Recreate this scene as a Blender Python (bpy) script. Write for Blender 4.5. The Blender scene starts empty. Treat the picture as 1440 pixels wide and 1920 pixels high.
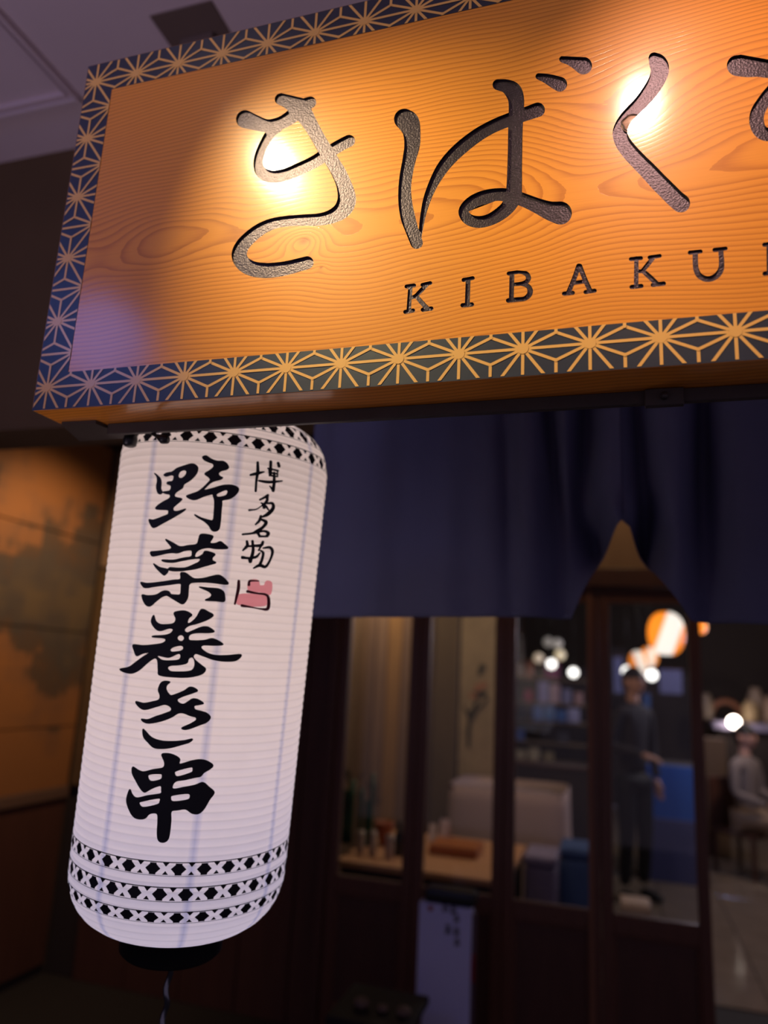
import bpy, bmesh, math, random
import numpy as np
from mathutils import Vector, Matrix
random.seed(7)
SC = bpy.context.scene
COL = SC.collection

# ------------------------------------------------------------------ camera
F_PX = 1379.48
CAM = Vector((0.7217, -0.7461, 1.55))
R = Matrix(((0.95418553, 0.29476991, 0.05138754),
            (-0.01608672, 0.2220301, -0.9749071),
            (-0.29878285, 0.92941559, 0.2165998)))      # rows: right, down, forward
cd = bpy.data.cameras.new('camera'); cam = bpy.data.objects.new('camera', cd); COL.objects.link(cam)
cd.sensor_fit = 'VERTICAL'; cd.sensor_height = 24.0; cd.lens = 24.0 * F_PX / 1920.0
M = Matrix.Identity(4)
for i in range(3):
    M[i][0] = R[0][i]; M[i][1] = -R[1][i]; M[i][2] = -R[2][i]; M[i][3] = CAM[i]
cam.matrix_world = M
cd.clip_start = 0.02
cd.dof.use_dof = True; cd.dof.focus_distance = 0.86
cd.dof.aperture_fstop = (cd.lens / 1000) / 0.0118
SC.camera = cam

# ------------------------------------------------------------------ world, big lights, exposure
SC.view_settings.view_transform = 'Standard'; SC.view_settings.look = 'None'
SC.view_settings.gamma = 1.0; SC.view_settings.exposure = 0.0
SC.view_settings.use_curve_mapping = False
SC.cycles.use_denoising = True
SC.cycles.max_bounces = 5; SC.cycles.diffuse_bounces = 3; SC.cycles.glossy_bounces = 3; SC.cycles.transmission_bounces = 2; SC.cycles.transparent_max_bounces = 8
SC.cycles.use_adaptive_sampling = True; SC.cycles.adaptive_threshold = 0.02
SC.cycles.sample_clamp_indirect = 4.0
W = bpy.data.worlds.new('world'); SC.world = W; W.use_nodes = True
W.node_tree.nodes['Background'].inputs[0].default_value = (0.62, 0.48, 0.70, 1)
W.node_tree.nodes['Background'].inputs[1].default_value = 0.20

def lamp(name, kind, loc, power, color, size=0.05, aim=None, spot=None, blend=0.6):
    d = bpy.data.lights.new(name, kind); d.energy = power; d.color = color
    if kind == 'AREA': d.size = size
    else: d.shadow_soft_size = size
    if kind == 'SPOT': d.spot_size = math.radians(spot or 60); d.spot_blend = blend
    o = bpy.data.objects.new(name, d); COL.objects.link(o); o.location = loc
    if aim is not None: o.rotation_euler = (Vector(aim) - Vector(loc)).to_track_quat('-Z', 'Y').to_euler()
    return o

# the mall's blue sign light behind the viewer, mirrored in the lower left of the board
lamp('blue_neon_light', 'POINT', (-0.90, -1.13, 2.57), 6.0, (0.16, 0.28, 1.0), 0.15)
# added fill spot behind the viewer for corridor bounce, brightens the ceiling
lamp('ceiling_fill_spot', 'SPOT', (-1.2, -1.5, 0.6), 60, (0.88, 0.70, 0.86), 0.25, (-0.4, 0.15, 3.0), 68, 1.0)
# point lights added to brighten the restaurant interior, no fixtures shown
lamp('interior_fill_light', 'POINT', (0.0, 3.5, 2.2), 9, (1.0, 0.70, 0.45), 0.08)
lamp('interior_fill_light', 'POINT', (0.35, 3.6, 2.35), 12, (1.0, 0.78, 0.66), 0.08)
lamp('interior_fill_light', 'POINT', (-1.2, 4.7, 2.45), 12, (1.0, 0.72, 0.42), 0.08)
lamp('interior_fill_light', 'POINT', (2.2, 6.2, 2.4), 45, (1.0, 0.76, 0.58), 0.08)
lamp('interior_blue_light', 'POINT', (1.75, 5.7, 1.9), 14, (0.35, 0.5, 1.0), 0.1)
lamp('interior_fill_light', 'POINT', (1.5, 7.7, 2.1), 14, (0.9, 0.8, 1.0), 0.08)
lamp('wall_fill_spot', 'SPOT', (-1.2, 2.0, 2.7), 60, (1.0, 0.66, 0.38), 0.05, (-2.06, 2.3, 1.45), 100, 0.9)  # added warm spot that brightens the left wall, no known fixture
lamp('lintel_fill_light', 'POINT', (0.75, 2.2, 2.65), 4, (1.0, 0.65, 0.35), 0.06)  # added warm point light for the plaster above the lintel, no lamp seen

# ------------------------------------------------------------------ pixel helpers (measuring only)
def ray(x, y):
    return R.transposed() @ Vector(((x - 720) / F_PX, (y - 960) / F_PX, 1.0))
def at(x, y, Y):
    d = ray(x, y); return CAM + d * ((Y - CAM.y) / d.y)
def atz(x, y, Z):
    d = ray(x, y); return CAM + d * ((Z - CAM.z) / d.z)

# ------------------------------------------------------------------ materials
def newmat(name):
    m = bpy.data.materials.new(name); m.use_nodes = True
    return m, m.node_tree, m.node_tree.nodes['Principled BSDF']
def setin(b, k, v):
    if k in b.inputs: b.inputs[k].default_value = v
def mat(name, col, rough=0.6, metal=0.0, noise=0.0, nscale=20.0, bump=0.0, emit=None, estr=0.0, coat=0.0, coatr=0.1, stretch=(1, 1, 1), spec=0.5):
    m, nt, b = newmat(name)
    c = (*col, 1)
    setin(b, 'Base Color', c); setin(b, 'Roughness', rough); setin(b, 'Metallic', metal)
    setin(b, 'Coat Weight', coat); setin(b, 'Coat Roughness', coatr); setin(b, 'Specular IOR Level', spec)
    if emit: setin(b, 'Emission Color', (*emit, 1)); setin(b, 'Emission Strength', estr)
    if noise or bump:
        tc = nt.nodes.new('ShaderNodeTexCoord'); mp = nt.nodes.new('ShaderNodeMapping')
        mp.inputs['Scale'].default_value = stretch
        n = nt.nodes.new('ShaderNodeTexNoise'); n.inputs['Scale'].default_value = nscale; n.inputs['Detail'].default_value = 5
        nt.links.new(tc.outputs['Object'], mp.inputs[0]); nt.links.new(mp.outputs[0], n.inputs['Vector'])
        if noise:
            mx = nt.nodes.new('ShaderNodeMix'); mx.data_type = 'RGBA'
            mx.inputs[6].default_value = (*[v * (1 - noise) for v in col], 1)
            mx.inputs[7].default_value = (*[min(1, v * (1 + noise)) for v in col], 1)
            nt.links.new(n.outputs[0], mx.inputs[0]); nt.links.new(mx.outputs[2], b.inputs['Base Color'])
        if bump:
            bp = nt.nodes.new('ShaderNodeBump'); bp.inputs['Strength'].default_value = bump; bp.inputs['Distance'].default_value = 0.002
            nt.links.new(n.outputs[0], bp.inputs['Height']); nt.links.new(bp.outputs[0], b.inputs['Normal'])
    return m

class NB:
    """tiny node-expression builder"""
    def __init__(s, nt): s.nt = nt
    def m(s, op, a, b=None, c=None, clamp=False):
        n = s.nt.nodes.new('ShaderNodeMath'); n.operation = op; n.use_clamp = clamp
        for i, v in enumerate((a, b, c)):
            if v is None: continue
            if isinstance(v, (int, float)): n.inputs[i].default_value = v
            else: s.nt.links.new(v, n.inputs[i])
        return n.outputs[0]
    def xyz(s, x, y, z):
        n = s.nt.nodes.new('ShaderNodeCombineXYZ')
        for i, v in enumerate((x, y, z)):
            if isinstance(v, (int, float)): n.inputs[i].default_value = v
            else: s.nt.links.new(v, n.inputs[i])
        return n.outputs[0]
    def noise(s, vec, scale=1.0, detail=2.0):
        n = s.nt.nodes.new('ShaderNodeTexNoise'); n.inputs['Scale'].default_value = scale; n.inputs['Detail'].default_value = detail
        s.nt.links.new(vec, n.inputs['Vector']); return n.outputs[0]
    def ramp(s, fac, stops):
        n = s.nt.nodes.new('ShaderNodeValToRGB'); e = n.color_ramp.elements
        while len(e) < len(stops): e.new(0.5)
        for i, (p, c) in enumerate(stops): e[i].position = p; e[i].color = (*c, 1)
        s.nt.links.new(fac, n.inputs[0]); return n.outputs[0]

def cedar(name, light, dark, knots=(), zc=2.10, rough=0.42, coat=0.7, coatr=0.15, freq=185.0, flat=0.0):
    m, nt, b = newmat(name); q = NB(nt)
    tc = nt.nodes.new('ShaderNodeTexCoord'); sp = nt.nodes.new('ShaderNodeSeparateXYZ')
    geo = nt.nodes.new('ShaderNodeNewGeometry')
    nt.links.new(geo.outputs['Position'], sp.inputs[0])
    x, y, z = sp.outputs
    n1 = q.noise(q.xyz(q.m('MULTIPLY', x, 1.1), 0.0, q.m('MULTIPLY', z, 2.0)), 1.6, 2.0)
    n2 = q.noise(q.xyz(q.m('MULTIPLY', x, 1.6), 3.0, q.m('MULTIPLY', z, 3.0)), 1.5, 2.0)
    dz = q.m('ADD', q.m('SUBTRACT', z, zc), q.m('MULTIPLY', q.m('SUBTRACT', n1, 0.5), 0.09))
    dz = q.m('ADD', dz, q.m('MULTIPLY', q.m('SUBTRACT', x, 0.6), -0.03))
    d = q.m('ADD', q.m('MULTIPLY', n2, 0.13), flat)
    r = q.m('SQRT', q.m('ADD', q.m('MULTIPLY', dz, dz), q.m('MULTIPLY', d, d)))
    r = q.m('ADD', r, q.m('MULTIPLY', y, 0.6))
    kd = None
    for kx, kz, amp, s in knots:
        ex = q.m('SUBTRACT', x, kx); ez = q.m('SUBTRACT', z, kz)
        rr = q.m('ADD', q.m('MULTIPLY', ex, q.m('MULTIPLY', ex, 0.45)), q.m('MULTIPLY', ez, ez))
        g = q.m('POWER', 2.718, q.m('MULTIPLY', rr, -1.0 / (s * s)))
        r = q.m('ADD', r, q.m('MULTIPLY', g, amp))
        g2 = q.m('POWER', 2.718, q.m('MULTIPLY', rr, -1.0 / (s * s * 0.06)))
        kd = g2 if kd is None else q.m('ADD', kd, g2)
    n3 = q.noise(q.xyz(q.m('MULTIPLY', x, 2.0), 0.0, q.m('MULTIPLY', z, 120.0)), 1.0, 2.0)
    v = q.m('ADD', q.m('MULTIPLY', r, freq), q.m('MULTIPLY', n3, 0.30))
    fr = q.m('FRACT', v)
    line = q.m('POWER', fr, 3.2)
    tail = q.m('SUBTRACT', 1.0, q.m('MULTIPLY', q.m('SUBTRACT', 1.0, fr), 9.0), clamp=True)
    line = q.m('SUBTRACT', line, q.m('MULTIPLY', tail, 0.35), clamp=True)
    fine = q.noise(q.xyz(q.m('MULTIPLY', x, 8.0), 0.0, q.m('MULTIPLY', z, 900.0)), 1.0, 2.0)
    fac = q.m('ADD', q.m('MULTIPLY', line, 0.72), q.m('MULTIPLY', q.m('SUBTRACT', fine, 0.5), 0.35), clamp=True)
    if kd is not None: fac = q.m('ADD', fac, q.m('MULTIPLY', kd, 0.8), clamp=True)
    col = q.ramp(fac, [(0.0, light), (0.45, tuple((a + c) / 2 for a, c in zip(light, dark))), (1.0, dark)])
    nt.links.new(col, b.inputs['Base Color'])
    setin(b, 'Roughness', rough); setin(b, 'Coat Weight', coat); setin(b, 'Coat Roughness', coatr); setin(b, 'Coat IOR', 1.5); setin(b, 'Specular IOR Level', 0.25)
    bp = nt.nodes.new('ShaderNodeBump'); bp.inputs['Strength'].default_value = 0.10; bp.inputs['Distance'].default_value = 0.0006
    nt.links.new(q.m('SUBTRACT', 1.0, fac), bp.inputs['Height']); nt.links.new(bp.outputs[0], b.inputs['Normal'])
    nt.links.new(bp.outputs[0], b.inputs['Coat Normal'])
    return m

K1 = at(570, 452, 0); K2 = at(602, 502, 0); K3 = at(1190, 232, 0); K4 = at(985, 330, 0)
M_CEDAR = cedar('cedar_board', (0.86, 0.310, 0.036), (0.42, 0.090, 0.008),
                knots=((K1.x, K1.z, 0.026, 0.020), (K2.x, K2.z, 0.006, 0.007), (K3.x, K3.z, 0.03, 0.045)))
M_LINE = mat('printed_line_wood', (0.85, 0.44, 0.12), 0.4, coat=0.6, coatr=0.2)
M_NAVY = mat('navy_print', (0.016, 0.019, 0.040), 0.42, noise=0.25, nscale=60, bump=0.1, coat=0.5, coatr=0.33)

def carved_black():
    m, nt, b = newmat('carved_black_paint'); q = NB(nt)
    tc = nt.nodes.new('ShaderNodeTexCoord')
    n = nt.nodes.new('ShaderNodeTexNoise'); n.inputs['Scale'].default_value = 420; n.inputs['Detail'].default_value = 4
    nt.links.new(tc.outputs['Object'], n.inputs['Vector'])
    n2 = nt.nodes.new('ShaderNodeTexNoise'); n2.inputs['Scale'].default_value = 90; n2.inputs['Detail'].default_value = 3
    nt.links.new(tc.outputs['Object'], n2.inputs['Vector'])
    col = q.ramp(n2.outputs[0], [(0.3, (0.009, 0.007, 0.008)), (0.7, (0.022, 0.017, 0.018))])
    nt.links.new(col, b.inputs['Base Color'])
    setin(b, 'Roughness', 0.36); setin(b, 'Specular IOR Level', 0.65); setin(b, 'Specular Tint', (1.0, 0.74, 0.98, 1))
    bp = nt.nodes.new('ShaderNodeBump'); bp.inputs['Strength'].default_value = 0.55; bp.inputs['Distance'].default_value = 0.0010
    nt.links.new(n.outputs[0], bp.inputs['Height']); nt.links.new(bp.outputs[0], b.inputs['Normal'])
    return m
M_CARVE = carved_black()
M_STEEL = mat('dark_steel', (0.060, 0.050, 0.046), 0.5, metal=0.2, noise=0.3, nscale=30)
M_BLACK = mat('black_plastic', (0.010, 0.010, 0.012), 0.4)
M_CEIL = mat('ceiling_paint', (0.62, 0.50, 0.56), 0.85, noise=0.06, nscale=3)
M_FASCIA = mat('fascia_brown', (0.100, 0.056, 0.026), 0.8, noise=0.35, nscale=2.5)
M_DARKWOOD = mat('dark_stained_wood', (0.085, 0.032, 0.020), 0.55, noise=0.35, nscale=6, stretch=(6, 6, 0.6), coat=0.2, coatr=0.3)
M_DOORWOOD = mat('door_wood', (0.120, 0.044, 0.024), 0.5, noise=0.35, nscale=5, stretch=(8, 8, 0.5), coat=0.2, coatr=0.3)
M_TAN = mat('tan_plaster', (0.30, 0.19, 0.11), 0.85, noise=0.3, nscale=4, stretch=(3, 3, 0.5))
M_FLOOR = mat('floor_stone', (0.20, 0.155, 0.12), 0.14, noise=0.2, nscale=4)
M_MAT = mat('floor_dark', (0.012, 0.008, 0.008), 0.8)
M_BACKDARK = mat('interior_dark', (0.030, 0.020, 0.018), 0.8)

def noren_mat():
    return mat('navy_cotton', (0.092, 0.100, 0.195), 0.9, noise=0.25, nscale=3, bump=0.0)
M_NOREN = noren_mat()

def patina():
    m, nt, b = newmat('patina_sheets'); q = NB(nt)
    geo = nt.nodes.new('ShaderNodeNewGeometry'); sp = nt.nodes.new('ShaderNodeSeparateXYZ')
    nt.links.new(geo.outputs['Position'], sp.inputs[0])
    x, y, z = sp.outputs
    ys = q.m('SNAP', y, 0.055); zs = q.m('SNAP', z, 0.075)
    a = q.noise(q.xyz(0.0, ys, zs), 2.6, 3.0)
    fine = q.noise(q.xyz(0.0, y, z), 7.0, 5.0)
    c = q.m('ADD', q.m('MULTIPLY', a, 0.75), q.m('MULTIPLY', fine, 0.25))
    # a broad dark patch of oxidised sheets in the middle courses, copper above and below
    band = q.m('ABSOLUTE', q.m('SUBTRACT', z, 1.86))
    c = q.m('ADD', c, q.m('MULTIPLY', q.m('SUBTRACT', 0.34, band), 0.50))
    col = q.ramp(c, [(0.36, (0.30, 0.125, 0.040)), (0.47, (0.23, 0.105, 0.045)), (0.50, (0.105, 0.062, 0.036)), (0.60, (0.075, 0.060, 0.050)), (0.72, (0.12, 0.085, 0.05))])
    nt.links.new(col, b.inputs['Base Color']); setin(b, 'Roughness', 0.55)
    return m
M_PATINA = patina()

def lantern_paper():
    m, nt, b = newmat('lantern_paper'); q = NB(nt)
    nt.nodes.remove(b); out = [n for n in nt.nodes if n.type == 'OUTPUT_MATERIAL'][0]
    tc = nt.nodes.new('ShaderNodeTexCoord'); sp = nt.nodes.new('ShaderNodeSeparateXYZ')
    nt.links.new(tc.outputs['Object'], sp.inputs[0]); x, y, z = sp.outputs
    f = q.m('FRACT', q.m('MULTIPLY', z, 1.0 / RIB))
    w = q.m('ABSOLUTE', q.m('SUBTRACT', f, 0.5))            # 0.5 at the wire
    wire = q.m('MULTIPLY', q.m('SUBTRACT', w, 0.34), 6.0, clamp=True)
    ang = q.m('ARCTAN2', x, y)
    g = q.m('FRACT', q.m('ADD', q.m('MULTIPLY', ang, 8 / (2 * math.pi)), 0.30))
    strut_shade = q.m('SUBTRACT', 1.0, q.m('MULTIPLY', q.m('ABSOLUTE', q.m('SUBTRACT', g, 0.5)), 17.0), clamp=True)  # shade of the inner struts, painted into the paper as bluish stripes
    t = q.m('SUBTRACT', 1.0, q.m('ADD', q.m('MULTIPLY', wire, 0.14), q.m('MULTIPLY', strut_shade, 0.24)))
    fib = q.noise(q.xyz(x, y, z), 30.0, 3.0)
    t = q.m('MULTIPLY', t, q.m('ADD', 0.97, q.m('MULTIPLY', fib, 0.06)))
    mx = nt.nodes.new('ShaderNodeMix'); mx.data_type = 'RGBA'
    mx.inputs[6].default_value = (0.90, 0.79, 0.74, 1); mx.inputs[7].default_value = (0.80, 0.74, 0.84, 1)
    nt.links.new(strut_shade, mx.inputs[0])
    sc = nt.nodes.new('ShaderNodeVectorMath'); sc.operation = 'SCALE'
    nt.links.new(mx.outputs[2], sc.inputs[0]); nt.links.new(t, sc.inputs['Scale'])
    tr = nt.nodes.new('ShaderNodeBsdfTranslucent'); df = nt.nodes.new('ShaderNodeBsdfDiffuse')
    nt.links.new(sc.outputs[0], tr.inputs[0]); nt.links.new(sc.outputs[0], df.inputs[0])
    ms = nt.nodes.new('ShaderNodeMixShader'); ms.inputs[0].default_value = 0.35
    nt.links.new(tr.outputs[0], ms.inputs[1]); nt.links.new(df.outputs[0], ms.inputs[2])
    nt.links.new(ms.outputs[0], out.inputs[0])
    return m
RIB = 0.0108
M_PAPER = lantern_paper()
M_INK = mat('black_ink', (0.004, 0.005, 0.010), 0.6)
M_SEALD = mat('seal_dark_red', (0.16, 0.010, 0.022), 0.6)
def seal_mat():
    m, nt, b = newmat('seal_pink'); nt.nodes.remove(b); out = [n for n in nt.nodes if n.type == 'OUTPUT_MATERIAL'][0]
    t = nt.nodes.new('ShaderNodeBsdfTranslucent'); t.inputs[0].default_value = (0.85, 0.36, 0.42, 1)
    nt.links.new(t.outputs[0], out.inputs[0]); return m
M_SEALL = seal_mat()

# ------------------------------------------------------------------ mesh helpers
def tag(o, label=None, cat=None, group=None, kind=None):
    if label: o['label'] = label
    if cat: o['category'] = cat
    if group: o['group'] = group
    if kind: o['kind'] = kind
    return o
def empty(name, loc=(0, 0, 0), label=None, cat=None, group=None, kind=None, rot=None):
    o = bpy.data.objects.new(name, None); COL.objects.link(o); o.location = loc
    o.empty_display_size = 0.05
    if rot is not None: o.rotation_euler = rot
    return tag(o, label, cat, group, kind)
def link(name, me, m=None, parent=None, smooth=False):
    if m and not me.materials: me.materials.append(m)
    if smooth:
        for p in me.polygons: p.use_smooth = True
    o = bpy.data.objects.new(name, me); COL.objects.link(o)
    if parent: o.parent = parent
    return o
def wpos(p):
    v = Vector((0, 0, 0))
    while p is not None: v += p.location; p = p.parent
    return v
def mesh(name, verts, faces, m=None, parent=None, smooth=False, world=True):
    off = wpos(parent) if (parent is not None and world) else Vector((0, 0, 0))
    me = bpy.data.meshes.new(name); me.from_pydata([tuple(Vector(v) - off) for v in verts], [], faces); me.update()
    return link(name, me, m, parent, smooth)
def box(name, x0, x1, y0, y1, z0, z1, m, parent=None, bevel=0.003, seg=2):
    off = wpos(parent) if parent is not None else Vector((0, 0, 0))
    bm = bmesh.new(); bmesh.ops.create_cube(bm, size=1)
    bmesh.ops.scale(bm, vec=(x1 - x0, y1 - y0, z1 - z0), verts=bm.verts)
    bmesh.ops.translate(bm, vec=Vector(((x0 + x1) / 2, (y0 + y1) / 2, (z0 + z1) / 2)) - off, verts=bm.verts)
    if bevel: bmesh.ops.bevel(bm, geom=bm.edges[:], offset=min(bevel, 0.3 * min(x1 - x0, y1 - y0, z1 - z0)), segments=seg, affect='EDGES', profile=0.5)
    me = bpy.data.meshes.new(name); bm.to_mesh(me); bm.free()
    return link(name, me, m, parent)
def lathe(name, prof, m, parent=None, center=(0, 0, 0), n=32, smooth=True, caps=True):
    """prof: list of (r, z); center in world coordinates"""
    off = wpos(parent) if parent is not None else Vector((0, 0, 0))
    c = Vector(center) - off
    V = []; Fc = []
    for r, z in prof:
        for k in range(n):
            a = 2 * math.pi * k / n; V.append((c.x + r * math.cos(a), c.y + r * math.sin(a), c.z + z))
    for i in range(len(prof) - 1):
        for k in range(n):
            k2 = (k + 1) % n; Fc.append((i * n + k, i * n + k2, (i + 1) * n + k2, (i + 1) * n + k))
    if caps:
        if prof[0][0] > 1e-5: Fc.append(tuple(range(n))[::-1])
        if prof[-1][0] > 1e-5: Fc.append(tuple((len(prof) - 1) * n + k for k in range(n)))
    return mesh(name, V, Fc, m, parent, smooth, world=False)
def tube(name, pts, rad, m, parent=None, n=10, smooth=True):
    off = wpos(parent) if parent is not None else Vector((0, 0, 0))
    pts = [Vector(p) - off for p in pts]; V = []; Fc = []
    rads = rad if isinstance(rad, (list, tuple)) else [rad] * len(pts)
    up = Vector((0, 0, 1))
    prev = None
    for i, p in enumerate(pts):
        t = (pts[min(i + 1, len(pts) - 1)] - pts[max(i - 1, 0)]).normalized()
        if prev is None:
            a = t.cross(up) if abs(t.dot(up)) < 0.95 else t.cross(Vector((1, 0, 0)))
        else: a = prev - t * prev.dot(t)
        a.normalize(); prev = a; b = t.cross(a)
        for k in range(n):
            an = 2 * math.pi * k / n; V.append(p + (a * math.cos(an) + b * math.sin(an)) * rads[i])
    for i in range(len(pts) - 1):
        for k in range(n):
            k2 = (k + 1) % n; Fc.append((i * n + k, i * n + k2, (i + 1) * n + k2, (i + 1) * n + k))
    Fc.append(tuple(range(n))[::-1]); Fc.append(tuple((len(pts) - 1) * n + k for k in range(n)))
    return mesh(name, V, Fc, m, parent, smooth, world=False)
def sphere(name, c, r, m, parent=None, sz=1.0, u=20, v=12):
    prof = [(max(1e-4, r * math.sin(math.pi * i / v)), -r * sz * math.cos(math.pi * i / v)) for i in range(v + 1)]
    return lathe(name, prof, m, parent, c, u)
def dup(o, loc=None):
    c = o.copy(); COL.objects.link(c)
    if loc is not None: c.location = loc
    for ch in list(o.children):
        k = dup(ch); k.parent = c
    return c

# ------------------------------------------------------------------ glyph field, contours, filled cells (all in photo pixels, mapped on to real surfaces)
def catmull(pts, step=0.8):
    P = [np.array(p, float) for p in pts]
    if len(P) == 1: return np.array(P)
    P = [2 * P[0] - P[1]] + P + [2 * P[-1] - P[-2]]
    out = []
    for i in range(1, len(P) - 2):
        p0, p1, p2, p3 = P[i - 1:i + 3]
        n = max(2, int(np.hypot(*(p2 - p1)[:2]) / step))
        for k in range(n):
            t = k / n
            out.append(0.5 * ((2 * p1) + (p2 - p0) * t + (2 * p0 - 5 * p1 + 4 * p2 - p3) * t * t + (3 * p1 - p0 - 3 * p2 + p3) * t ** 3))
    out.append(P[-2]); return np.array(out)
def poly_sdf(X, Y, poly):
    P = np.array(poly, float); n = len(P)
    d = np.full(X.shape, 1e9); ins = np.zeros(X.shape, bool)
    for i in range(n):
        a = P[i]; b = P[(i + 1) % n]; e = b - a
        wx = X - a[0]; wy = Y - a[1]
        t = np.clip((wx * e[0] + wy * e[1]) / max(1e-9, e @ e), 0, 1)
        d = np.minimum(d, np.hypot(wx - e[0] * t, wy - e[1] * t))
        c = ((a[1] > Y) != (b[1] > Y))
        if abs(e[1]) > 1e-12:
            ins ^= c & (X < (e[0]) * (Y - a[1]) / e[1] + a[0])
    return np.where(ins, -d, d)
def smooth_poly(p):
    c = catmull(list(p) + [p[0]], 2.0) if False else None
    P = [np.array(q, float) for q in p]; n = len(P); out = []
    for i in range(n):                              # closed Catmull-Rom, tension softened
        p0, p1, p2, p3 = P[i - 1], P[i], P[(i + 1) % n], P[(i + 2) % n]
        for k in range(4):
            t = k / 4
            out.append(0.5 * ((2 * p1) + (p2 - p0) * t + (2 * p0 - 5 * p1 + 4 * p2 - p3) * t * t + (3 * p1 - p0 - 3 * p2 + p3) * t ** 3))
    return np.array(out)
class Glyph:
    def __init__(s, strokes=(), polys=(), holes=(), step=1.0, org=(0, 0), sc=1.0, grow=0.0):
        """strokes: lists of (x, y, r); polys/holes: lists of (x, y); crop coordinates scaled by 1/sc and moved by org"""
        o = np.array(org, float)
        st = [[(o[0] + x / sc, o[1] + y / sc, r / sc) for x, y, r in q] for q in strokes]
        pl = [smooth_poly([(o[0] + x / sc, o[1] + y / sc) for x, y in q]) for q in polys]
        hl = [smooth_poly([(o[0] + x / sc, o[1] + y / sc) for x, y in q]) for q in holes]
        samples = [catmull(q, 0.6) for q in st]
        allp = [q[:, :2] + 0 for q in samples] + pl
        rmax = max([q[:, 2].max() for q in samples] + [0])
        A = np.concatenate(allp); lo = A.min(0) - rmax - 3 * step; hi = A.max(0) + rmax + 3 * step
        s.gx = np.arange(lo[0], hi[0], step); s.gy = np.arange(lo[1], hi[1], step)
        X, Y = np.meshgrid(s.gx, s.gy); Fd = np.full(X.shape, 50.0)
        for q in samples:
            for x, y, r in q:
                w = r + 4 * step
                i0, i1 = np.searchsorted(s.gx, (x - w, x + w)); j0, j1 = np.searchsorted(s.gy, (y - w, y + w))
                sub = np.hypot(X[j0:j1, i0:i1] - x, Y[j0:j1, i0:i1] - y) - r
                Fd[j0:j1, i0:i1] = np.minimum(Fd[j0:j1, i0:i1], sub)
        for q in pl: Fd = np.minimum(Fd, poly_sdf(X, Y, q))
        for q in hl: Fd = np.maximum(Fd, -poly_sdf(X, Y, q))
        Fd = Fd - grow
        Fd[np.abs(Fd) < 1e-6] = 1e-6
        s.F = Fd
    def cells(s):
        F = s.F; gx, gy = s.gx, s.gy; V = []; idx = {}; faces = []
        def vid(key, p):
            if key not in idx: idx[key] = len(V); V.append(p)
            return idx[key]
        ins = F < 0
        anyin = ins[:-1, :-1] | ins[1:, :-1] | ins[:-1, 1:] | ins[1:, 1:]
        for j, i in zip(*np.nonzero(anyin)):
            cs = [(j, i), (j, i + 1), (j + 1, i + 1), (j + 1, i)]
            f = []
            for k in range(4):
                a, b = cs[k], cs[(k + 1) % 4]; fa, fb = F[a], F[b]
                if fa < 0: f.append(vid(a, (gx[a[1]], gy[a[0]])))
                if (fa < 0) != (fb < 0):
                    t = fa / (fa - fb)
                    key = (min(a, b), max(a, b))
                    f.append(vid(key, (gx[a[1]] + (gx[b[1]] - gx[a[1]]) * t, gy[a[0]] + (gy[b[0]] - gy[a[0]]) * t)))
            if len(f) >= 3: faces.append(tuple(f))
        return V, faces
    def loops(s):
        V, faces = s.cells(); cnt = {}
        for f in faces:
            for k in range(len(f)):
                a, b = f[k], f[(k + 1) % len(f)]
                if (b, a) in cnt: del cnt[(b, a)]
                else: cnt[(a, b)] = 1
        nxt = {}
        for a, b in cnt: nxt.setdefault(a, []).append(b)
        out = []
        while nxt:
            a = next(iter(nxt)); st = a; lp = []
            while True:
                lp.append(a); b = nxt[a].pop()
                if not nxt[a]: del nxt[a]
                a = b
                if a == st or a not in nxt: break
            P = [V[i] for i in lp]
            P = simplify(P, s.gx[1] - s.gx[0])
            if len(P) > 5: out.append(P)
        return out
def simplify(P, step):
    """drop nearly collinear points"""
    P = list(P); changed = True
    out = []
    n = len(P); last = P[0]
    for i in range(n):
        a = np.array(out[-1] if out else P[i - 1]); b = np.array(P[i]); c = np.array(P[(i + 1) % n])
        e = c - a; L = np.hypot(*e)
        d = abs(e[0] * (b - a)[1] - e[1] * (b - a)[0]) / max(L, 1e-9)
        if d > 0.03 * step or np.hypot(*(b - a)) > 1.5 * step: out.append(P[i])
    return out
def area(P):
    a = 0
    for i in range(len(P)): a += P[i - 1][0] * P[i][1] - P[i][0] * P[i - 1][1]
    return a / 2
def mapS(p):
    v = at(p[0], p[1], 0); return (v.x, v.z)

# ------------------------------------------------------------------ SETTING
FASC_Y = 0.78; CEIL_Z = 3.035; D = 2.70; LWX = -2.06
tag(box('ceiling', -2.6, 3.2, -2.2, FASC_Y, CEIL_Z, CEIL_Z + 0.12, M_CEIL, bevel=0), kind='structure')
# access panel frame pressed into the ceiling
tr = tag(empty('trim_1', (-0.64, 0.61, CEIL_Z)), kind='structure')
def frame_ring(name, x0, x1, y0, y1, w, z0, z1, m, parent):
    box(name, x0, x1, y0, y0 + w, z0, z1, m, parent, 0.002); box(name, x0, x1, y1 - w, y1, z0, z1, m, parent, 0.002)
    box(name, x0, x0 + w, y0 + w, y1 - w, z0, z1, m, parent, 0.002); box(name, x1 - w, x1, y0 + w, y1 - w, z0, z1, m, parent, 0.002)
frame_ring('frame_bar', -1.28, -0.641, -0.05, 0.615, 0.012, CEIL_Z - 0.016, CEIL_Z + 0.002, M_CEIL, tr)
frame_ring('inner_bead', -1.258, -0.663, -0.028, 0.593, 0.008, CEIL_Z - 0.011, CEIL_Z + 0.002, M_CEIL, tr)
fx = empty('ceiling_fixture', (-0.22, 0.53, CEIL_Z), 'small square dark recessed fixture in the pale ceiling behind the board', 'fixture')
M_FIX = mat('fixture_brown', (0.14, 0.095, 0.085), 0.7)
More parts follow.
